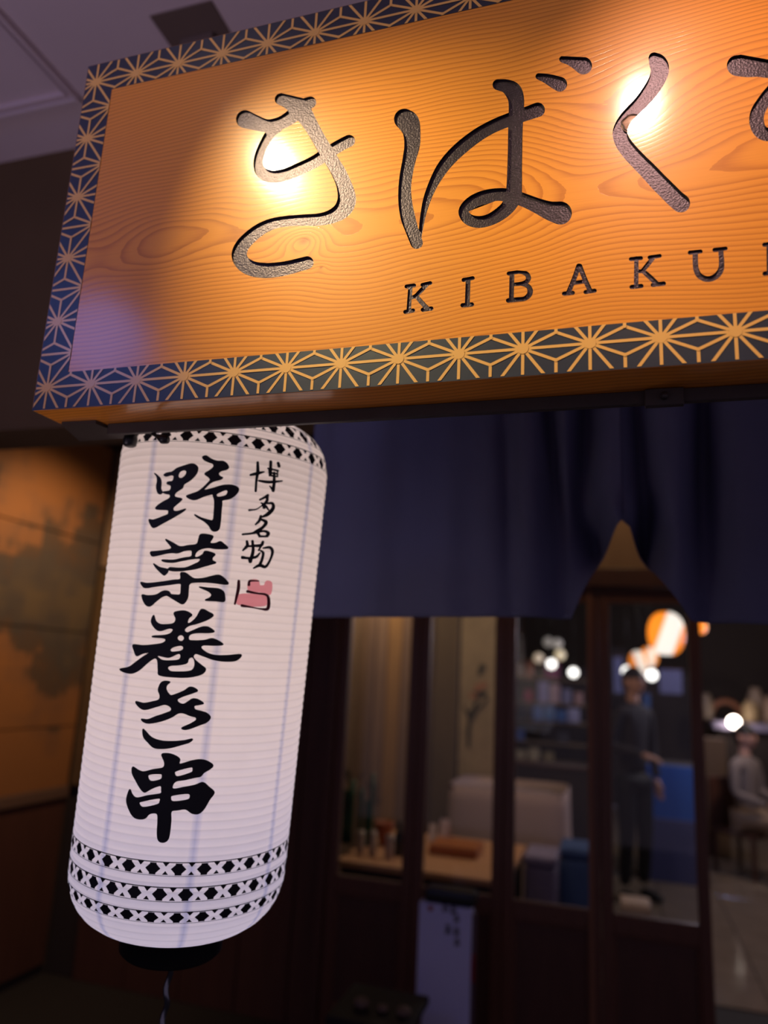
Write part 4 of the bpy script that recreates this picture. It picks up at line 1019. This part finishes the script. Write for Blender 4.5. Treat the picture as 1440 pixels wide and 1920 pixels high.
# goods on the far shelves behind the third pane (colourful packages)
M_SHELF = mat('shelf_wood', (0.20, 0.14, 0.08), 0.6)
sh = empty('display_shelf', (at(1030, 1300, 8.5).x, 8.5, 0), 'far display shelf rack seen through the third pane', 'shelf')
xa, xb = at(962, 1300, 8.5).x, at(1110, 1300, 8.5).x
for py in (1428, 1392, 1352, 1318, 1272): 
    z = at(1035, py, 8.5).z; box('shelf_board', xa, xb, 8.4, 8.7, z - 0.02, z, M_SHELF, sh, 0.003)
for x in (xa - 0.02, xb): box('upright', x, x + 0.02, 8.4, 8.7, 0, at(1035, 1210, 8.5).z, M_SHELF, sh, 0.003)
goods = [(972,1392,1372,16,(0.10,0.16,0.45),'blue'),(990,1318,1296,14,(0.35,0.05,0.10),'crimson'),(1008,1352,1325,16,(0.12,0.22,0.55),'bright blue'),(1030,1352,1322,18,(0.05,0.16,0.42),'navy blue'),(1052,1352,1330,16,(0.07,0.18,0.5),'cobalt'),(1075,1352,1325,20,(0.35,0.36,0.62),'pale lilac'),
  (975,1272,1244,12,(0.48,0.38,0.32),'beige'),(992,1272,1240,12,(0.45,0.20,0.14),'rust'),(1018,1318,1278,18,(0.30,0.28,0.55),'lilac'),(1040,1318,1282,16,(0.50,0.34,0.42),'pink'),(1062,1318,1290,16,(0.22,0.22,0.40),'slate'),(1085,1318,1295,14,(0.40,0.24,0.26),'dusty rose'),
  (975,1428,1410,18,(0.45,0.38,0.26),'cream'),(1000,1428,1405,18,(0.50,0.42,0.30),'ivory'),(1028,1428,1410,16,(0.30,0.24,0.14),'ochre'),(1055,1392,1372,18,(0.05,0.05,0.07),'black'),(1035,1272,1236,24,(0.25,0.03,0.16),'magenta')]
for px, yb, yt, w, c, nm in goods:
    a = at(px, yb, 8.42); t = at(px, yt, 8.42); hw_ = w * 9.3 / 1379 / 2
    zb_ = at(1035, yb, 8.5).z
    o = box('package', a.x - hw_, a.x + hw_, 8.42, 8.55, zb_ + 0.001, zb_ + (t.z - a.z), mat('package_' + nm.replace(' ', '_'), c, 0.5, emit=c, estr=0.0), None, 0.01)
    tag(o, nm + ' package standing on the far display shelf', 'package', 'packages on the far display shelf')
# globe pendants (small white points of light)
def globe(px, py, Y, r, col, strength, label):
    p = at(px, py, Y); root = empty('globe_pendant', (p.x, Y, p.z), label, 'lamp', 'small globe lamps inside')
    sphere('globe', p, r, mat('globe_glow', (1, 1, 1), emit=col, estr=strength), root, u=16, v=10)
    if p.z > 1.4: tube('cable', [(p.x, Y, p.z + r), (p.x, Y, 2.75)], 0.004, M_BLACK, root, 6)
    else: tube('stem', [(p.x, Y, p.z - r), (p.x, Y, max(0.0, p.z - 0.12))], 0.008, M_BLACK, root, 6)
    return root
GL = (1.0, 0.93, 0.90)
globe(1034, 1245, 7.6, 0.052, GL, 3.0, 'left white globe lamp behind the third pane')
globe(1075, 1261, 7.6, 0.052, GL, 3.0, 'right white globe lamp behind the third pane')
globe(1176, 1259, 7.4, 0.056, GL, 3.0, 'left white globe lamp behind the fourth pane')
globe(1201, 1257, 7.2, 0.05, (1.0, 0.72, 0.66), 1.5, 'middle pinkish globe lamp behind the fourth pane')
globe(1222, 1266, 7.4, 0.056, GL, 3.0, 'right white globe lamp behind the fourth pane')
for px, py, c, s, nm in ((1010, 1234, (1.0, 0.72, 0.5), 0.45, 'faint peach globe over the left of the far shelf'), (1050, 1228, (1.0, 0.75, 0.42), 0.6, 'faint amber globe over the middle of the far shelf'), (1028, 1204, (0.75, 0.65, 0.6), 0.18, 'dim grey globe high over the far shelf'), (1045, 1207, (0.75, 0.65, 0.6), 0.18, 'dim grey globe high right over the far shelf')):
    globe(px, py, 8.0 + 0.15 * (px % 3), 0.06, c, s, nm)
# orange and white paper lanterns
def small_lantern(px, py, Y, r, sz, rot, label, white=True, estr=1.3):
    p = at(px, py, Y)
    root = empty('orange_lantern', (p.x, Y, p.z), label, 'lantern', 'orange paper lanterns inside')
    m, nt, b = newmat('orange_lantern_paper'); q = NB(nt)
    tc = nt.nodes.new('ShaderNodeTexCoord'); spx = nt.nodes.new('ShaderNodeSeparateXYZ'); nt.links.new(tc.outputs['Object'], spx.inputs[0])
    f = q.m('ADD', q.m('MULTIPLY', spx.outputs[0], math.cos(rot) / r), q.m('MULTIPLY', spx.outputs[2], math.sin(rot) / r))
    col = q.ramp(q.m('ADD', q.m('MULTIPLY', f, 0.5), 0.5), [(0.30, (1.0, 0.24, 0.01)), (0.38, (0.95, 0.86, 0.80) if white else (1.0, 0.24, 0.01)), (0.80, (0.95, 0.86, 0.80) if white else (1.0, 0.24, 0.01)), (0.86, (1.0, 0.24, 0.01))])
    nt.links.new(col, b.inputs['Emission Color']); setin(b, 'Emission Strength', estr); setin(b, 'Base Color', (0.8, 0.4, 0.1, 1))
    prof = []; n_ = 28
    for i in range(n_ + 1):
        t = math.pi * (0.08 + 0.84 * i / n_); prof.append((r * (math.sin(t) ** 0.75) + 0.01 * r * math.sin(i * math.pi), -r * sz * math.cos(t)))
    o = lathe('paper_body', prof, m, root, p, 28)
    lathe('top_ring', [(r * .35, r * sz * .95), (r * .35, r * sz * 1.02), (r * .2, r * sz * 1.02)], M_BLACK, root, p, 16)
    if p.z + r < 2.70: tube('cord', [(p.x, Y, p.z + r * sz), (p.x, Y, 2.75)], 0.004, M_BLACK, root, 6)
    return root
small_lantern(1249, 1188, 5.0, 0.128, 1.22, -0.35, 'large orange and white paper lantern just under the parted curtain')
small_lantern(1197, 1240, 6.6, 0.085, 1.15, 0.3, 'small orange and white lantern left of the large one', True, 0.9)
small_lantern(1217, 1232, 6.9, 0.085, 1.15, -0.2, 'small pale orange lantern right below the large one', True, 0.9)
small_lantern(1312, 1176, 5.6, 0.055, 0.95, 0, 'small plain orange lantern beside the right door post', False, 1.2)

# far counter on the right, things on it, screens
p0 = at(1335, 1348, 9.0); p1 = at(1440, 1376, 9.0)
fc = empty('serving_counter', (2.6, 9.0, 0), 'far serving counter with a pale lit front edge at right', 'counter')
box('counter_top', p0.x, 3.9, 8.9, 9.6, p1.z + 0.02, p0.z - 0.02, mat('counter_pale', (0.30, 0.27, 0.40), 0.35), fc, 0.01)
box('counter_body', p0.x + 0.05, 3.85, 9.0, 9.5, 0, p1.z + 0.02, M_BACKDARK, fc, 0.01)
globe(1376, 1354, 8.82, 0.066, (1.0, 0.85, 0.72), 16.0, 'bright low globe lamp in front of the far counter')
pp = at(1362, 1346, 9.42)
V = []
tag(tube('copper_ring', [(pp.x + 0.17 * math.cos(t), 9.42, p0.z + 0.016 + max(0.0, 0.19 * math.sin(t))) for t in [math.pi * k / 20 for k in range(21)]], 0.035, mat('copper', (0.24, 0.08, 0.03), 0.4), None, 10), 'dull copper arch ornament on the far counter', 'ornament')
for (px, yb, yt, w, c, nm) in ((1325, 1346, 1300, 22, (0.16, 0.12, 0.09), 'brown jar at the left end of the far counter'), (1408, 1346, 1314, 26, (0.42, 0.30, 0.16), 'ochre jar in the middle of the far counter'), (1424, 1318, 1290, 26, (0.40, 0.30, 0.22), 'tall beige jar at the right of the far counter'), (1446, 1346, 1306, 22, (0.30, 0.20, 0.14), 'tan jar cut by the picture edge on the far counter')):
    a = at(px, yb, 9.15); t = at(px, yt, 9.15); r_ = w * 9.95 / 1379 / 2; z_ = p0.z - 0.019; h_ = t.z - z_
    tag(lathe('storage_jar', [(r_ * .8, 0), (r_, h_ * .1), (r_, h_ * .75), (r_ * .6, h_ * .9), (r_ * .65, h_)], mat('jar', c, 0.5), None, (a.x, 9.15 + (0.25 if w == 26 and yb == 1318 else 0), z_), 18), nm, 'jar', 'jars on the far counter')
# light tan pillar beyond the right door post
pa, pb = at(1318, 1400, 7.6), at(1362, 1400, 7.6)
tag(box('pillar', pa.x, pb.x, 7.6, 7.9, 0, at(1340, 1385, 7.6).z, mat('pillar_tan', (0.14, 0.09, 0.06), 0.7), None, 0.01), 'low tan pillar just right of the door post', 'pillar')

# lilac wall banners lit blue behind the fourth pane
for px, yt, yb, w, c, nm in ((1159, 1232, 1300, 18, (0.14, 0.16, 0.36), 'slate blue hanging banner, leftmost behind the fourth pane'), (1188, 1285, 1330, 15, (0.10, 0.26, 0.60), 'bright blue short banner behind the fourth pane'), (1258, 1255, 1302, 44, (0.12, 0.13, 0.28), 'wide dusky blue banner behind the fourth pane'), (1213, 1300, 1332, 14, (0.03, 0.08, 0.24), 'narrow dark blue banner behind the fourth pane')):
    a = at(px - w / 2, yt, 8.6); b_ = at(px + w / 2, yb, 8.6)
    root = empty('hanging_banner', ((a.x + b_.x) / 2, 8.6, b_.z), nm, 'banner', 'blue banners inside')
    box('cloth', a.x, b_.x, 8.60, 8.606, b_.z, a.z, mat('banner_cloth', c, 0.8), root, 0.001, 1)
    tube('rod', [(a.x - .03, 8.603, a.z + .008), (b_.x + .03, 8.603, a.z + .008)], 0.008, M_DARKWOOD, root, 6)
    tube('cord', [((a.x + b_.x) / 2, 8.603, a.z + .012), ((a.x + b_.x) / 2, 8.603, 2.75)], 0.002, M_BLACK, root, 4)

# ------------------------------------------------------------------ people
def skin_body(name, joints, bones, m, parent, root_i=0, sub=2):
    off = wpos(parent)
    me = bpy.data.meshes.new(name); me.from_pydata([tuple(Vector(j[:3]) - off) for j in joints], bones, []); me.update(); me.materials.append(m)
    o = bpy.data.objects.new(name, me); COL.objects.link(o); o.parent = parent
    sk = o.modifiers.new('skin', 'SKIN')
    if not me.skin_vertices: me.attributes.new
    for i, j in enumerate(joints):
        rx = j[3]; ry = j[4] if len(j) > 4 else rx
        me.skin_vertices[0].data[i].radius = (rx, ry)
        me.skin_vertices[0].data[i].use_root = (i == root_i)
    sb = o.modifiers.new('sub', 'SUBSURF'); sb.levels = sub; sb.render_levels = sub
    sk.use_smooth_shade = True
    return o
def ensure_skin(me):
    pass
M_SKIN = mat('skin', (0.55, 0.30, 0.22), 0.55)
M_HAIR = mat('hair', (0.012, 0.009, 0.009), 0.5)
def person(base, face, joints, bones, cloth_m, trouser_bones, label, head, headdir):
    pass

def build_person(x, y, rz, seated, top, trou, label):
    root = empty('person', (x, y, 0), label, 'person')
    def W_(px, py, pz): return (x + px, y + py, pz)
    hip = 0.90 if not seated else 0.47
    S = hip + 0.50
    # joints: torso
    J = [(*W_(0, 0, hip), 0.125, 0.10), (*W_(0, 0, hip + .16), 0.115, 0.09), (*W_(0, 0, hip + .34), 0.135, 0.10), (*W_(0, 0, S - .03), 0.10, 0.08), (*W_(0, 0, S + .05), 0.045),
         (*W_(-.17, 0, S - .04), 0.055), (*W_(.17, 0, S - .04), 0.055)]
    B = [(0, 1), (1, 2), (2, 3), (3, 4), (3, 5), (3, 6)]
    if seated: arms = [((-.21, -.02, S - .28), (-.12, -.26, S - .34)), ((.21, -.02, S - .28), (.10, -.27, S - .33))]
    else: arms = [((-.23, .02, S - .29), (-.13, -.20, S - .33)), ((.23, .02, S - .29), (.20, -.04, S - .53))]
    for k, (el, wr) in enumerate(arms):
        i = len(J); J += [(*W_(*el), 0.043), (*W_(*wr), 0.030)]; B += [(5 + k, i), (i, i + 1)]
    skin_body('shirt', J, B, top, root)
    # legs as trousers, continuous through the pelvis
    J = [(*W_(0, 0, hip + .02), 0.12, 0.10)]; B = []
    for s in (-1, 1):
        i = len(J)
        if seated: J += [(*W_(s * .09, -.03, hip), 0.085), (*W_(s * .10, -.42, hip + .03), 0.06), (*W_(s * .10, -.44, 0.10), 0.042)]
        else: J += [(*W_(s * .09, 0, hip - .06), 0.088), (*W_(s * .095, -.01, hip * .53), 0.062), (*W_(s * .10, .02, 0.10), 0.045)]
        B += [(0, i), (i, i + 1), (i + 1, i + 2)]
    skin_body('trousers', J, B, trou, root)
    fy = -.44 if seated else .02
    for s in (-1, 1):
        J = [(*W_(s * .10, fy + .03, .045), 0.042, 0.04), (*W_(s * .105, fy - .09, .038), 0.042, 0.034), (*W_(s * .11, fy - .17, .03), 0.03, 0.024)]
        skin_body('shoe', J, [(0, 1), (1, 2)], M_BLACK, root)
    hc = Vector(W_(0, -.015, S + .20))
    bm = bmesh.new(); bmesh.ops.create_uvsphere(bm, u_segments=24, v_segments=16, radius=1)
    for v in bm.verts:
        c = v.co; c.x *= 0.076; c.y *= 0.095; c.z *= 0.115
        if c.z < 0: c.x *= 1 + c.z * 2.2; c.y = c.y * (1 + c.z * 1.2)
        if c.y < -0.085 and -0.03 < c.z < 0.012 and abs(c.x) < 0.018: c.y -= 0.018
        v.co = c + hc - Vector((x, y, 0))
    me = bpy.data.meshes.new('head'); bm.to_mesh(me); bm.free(); hd = link('head', me, M_SKIN, root, True)
    tube('neck', [W_(0, 0, S + .0), W_(0, -.005, S + .12)], [0.05, 0.047], M_SKIN, hd, 14)
    for s in (-1, 1):
        sphere('eye', hc + Vector((s * .030, -.083, .005)), 0.011, M_HAIR, hd, u=10, v=6)
        sphere('ear', hc + Vector((s * .076, .005, -.005)), 0.020, M_SKIN, hd, sz=1.4, u=10, v=8)
    tube('mouth', [hc + Vector((-.02, -.083, -.052)), hc + Vector((0, -.088, -.053)), hc + Vector((.02, -.083, -.052))], 0.005, mat('lips', (0.35, 0.12, 0.10), 0.5), hd, 6)
    bm = bmesh.new(); bmesh.ops.create_uvsphere(bm, u_segments=24, v_segments=16, radius=1)
    dele = []
    for v in bm.verts:
        c = v.co.copy(); keep = c.z > 0.18 or c.y > 0.1
        v.co = Vector((c.x * .084, c.y * .102 + .006, c.z * .122 + .004)) + hc - Vector((x, y, 0))
        if not keep or c.z < -0.6: dele.append(v)
    bmesh.ops.delete(bm, geom=dele, context='VERTS')
    me = bpy.data.meshes.new('hair'); bm.to_mesh(me); bm.free(); link('hair', me, M_HAIR, root, True).modifiers.new('s', 'SOLIDIFY').thickness = 0.006
    # hands: palm and five fingers, one skinned surface each
    for k, (el, wr) in enumerate(arms):
        e_ = Vector(el); w_ = Vector(wr); d_ = (w_ - e_).normalized(); side = d_.cross(Vector((0, 0, 1))).normalized() if abs(d_.z) < .9 else Vector((0, 1, 0))
        up_ = side.cross(d_)
        J = [(*W_(*w_), 0.024), (*W_(*(w_ + d_ * .05)), 0.030, 0.018), (*W_(*(w_ + d_ * .085)), 0.030, 0.016)]; B = [(0, 1), (1, 2)]
        for f in range(4):
            o_ = side * (-.026 + .0175 * f); ln = (.062, .074, .070, .055)[f]
            i = len(J); b0 = w_ + d_ * .09 + o_
            J += [(*W_(*b0), 0.0085), (*W_(*(b0 + d_ * ln * .55 - up_ * .008)), 0.008), (*W_(*(b0 + d_ * ln * .9 - up_ * .026)), 0.007)]
            B += [(2, i), (i, i + 1), (i + 1, i + 2)]
        i = len(J); sd = side * (-1 if k else 1)
        J += [(*W_(*(w_ + d_ * .045 + sd * .030)), 0.010), (*W_(*(w_ + d_ * .08 + sd * .048 - up_ * .01)), 0.009)]
        B += [(1, i), (i, i + 1)]
        skin_body('hand', J, B, M_SKIN, root, 0, 1)
    root.rotation_euler = (0, 0, rz)
    return root
M_TOP1 = mat('dark_print_top', (0.016, 0.011, 0.014), 0.8, noise=0.9, nscale=25)
M_TR1 = mat('black_trousers', (0.004, 0.004, 0.006), 0.8)
M_TOP2 = mat('grey_shirt', (0.22, 0.18, 0.17), 0.8)
M_TR2 = mat('khaki_trousers', (0.30, 0.21, 0.14), 0.8)
p = at(1190, 1500, 5.6)
build_person(p.x, 5.6, 0.8, False, M_TOP1, M_TR1, 'person in dark patterned top and black trousers standing beyond the fourth pane')
p = at(1398, 1450, 6.9)
person2 = build_person(p.x, 6.9, 0.9, True, M_TOP2, M_TR2, 'person in grey shirt and khaki trousers seated at far right')
c = empty('dining_chair', (p.x, 6.95, 0), 'dark wooden chair under the seated person', 'chair')
box('seat', p.x - .21, p.x + .21, 6.76, 7.18, .335, .365, M_DARKWOOD, c, 0.01); box('backrest', p.x - .2, p.x + .2, 7.17, 7.20, .365, .80, M_DARKWOOD, c, 0.01)
for sx in (-.19, .19):
    for sy in (6.79, 7.15): box('leg', p.x + sx - .015, p.x + sx + .015, sy - .015, sy + .015, 0, .335, M_DARKWOOD, c, 0.003)
c.rotation_euler = (0, 0, 0.9)
# low bench with pale stones, bottom left
p0 = at(620, 1880, 1.9); p1 = at(775, 1890, 1.9)
bn = empty('low_bench', ((p0.x + p1.x) / 2, 2.0, 0), 'low dark bench at the foot of the picture left of the white sign', 'bench')
zt_ = p0.z - 0.02
box('top', p0.x, p1.x - 0.005, 1.85, 2.15, zt_ - 0.03, zt_, M_MAT, bn, 0.005)
for sx in (p0.x + .03, p1.x - .04):
    for sy in (1.88, 2.12): box('leg', sx - .015, sx + .015, sy - .015, sy + .015, 0, zt_ - 0.03, M_DARKWOOD, bn, 0.003)
M_ST = mat('rounded_cushion', (0.13, 0.085, 0.07), 0.8)
for px, w, nm in ((672, 0.028, 'leftmost'), (713, 0.020, 'middle'), (753, 0.026, 'rightmost')):
    q_ = at(px, 1888, 1.92); o = sphere('round_stone', (q_.x, 1.95, zt_ + w * .62), w, M_ST, None, 0.62, 16, 10)
    tag(o, nm + ' of three dim rounded stones on the low bench', 'stone', 'rounded stones on the low bench')
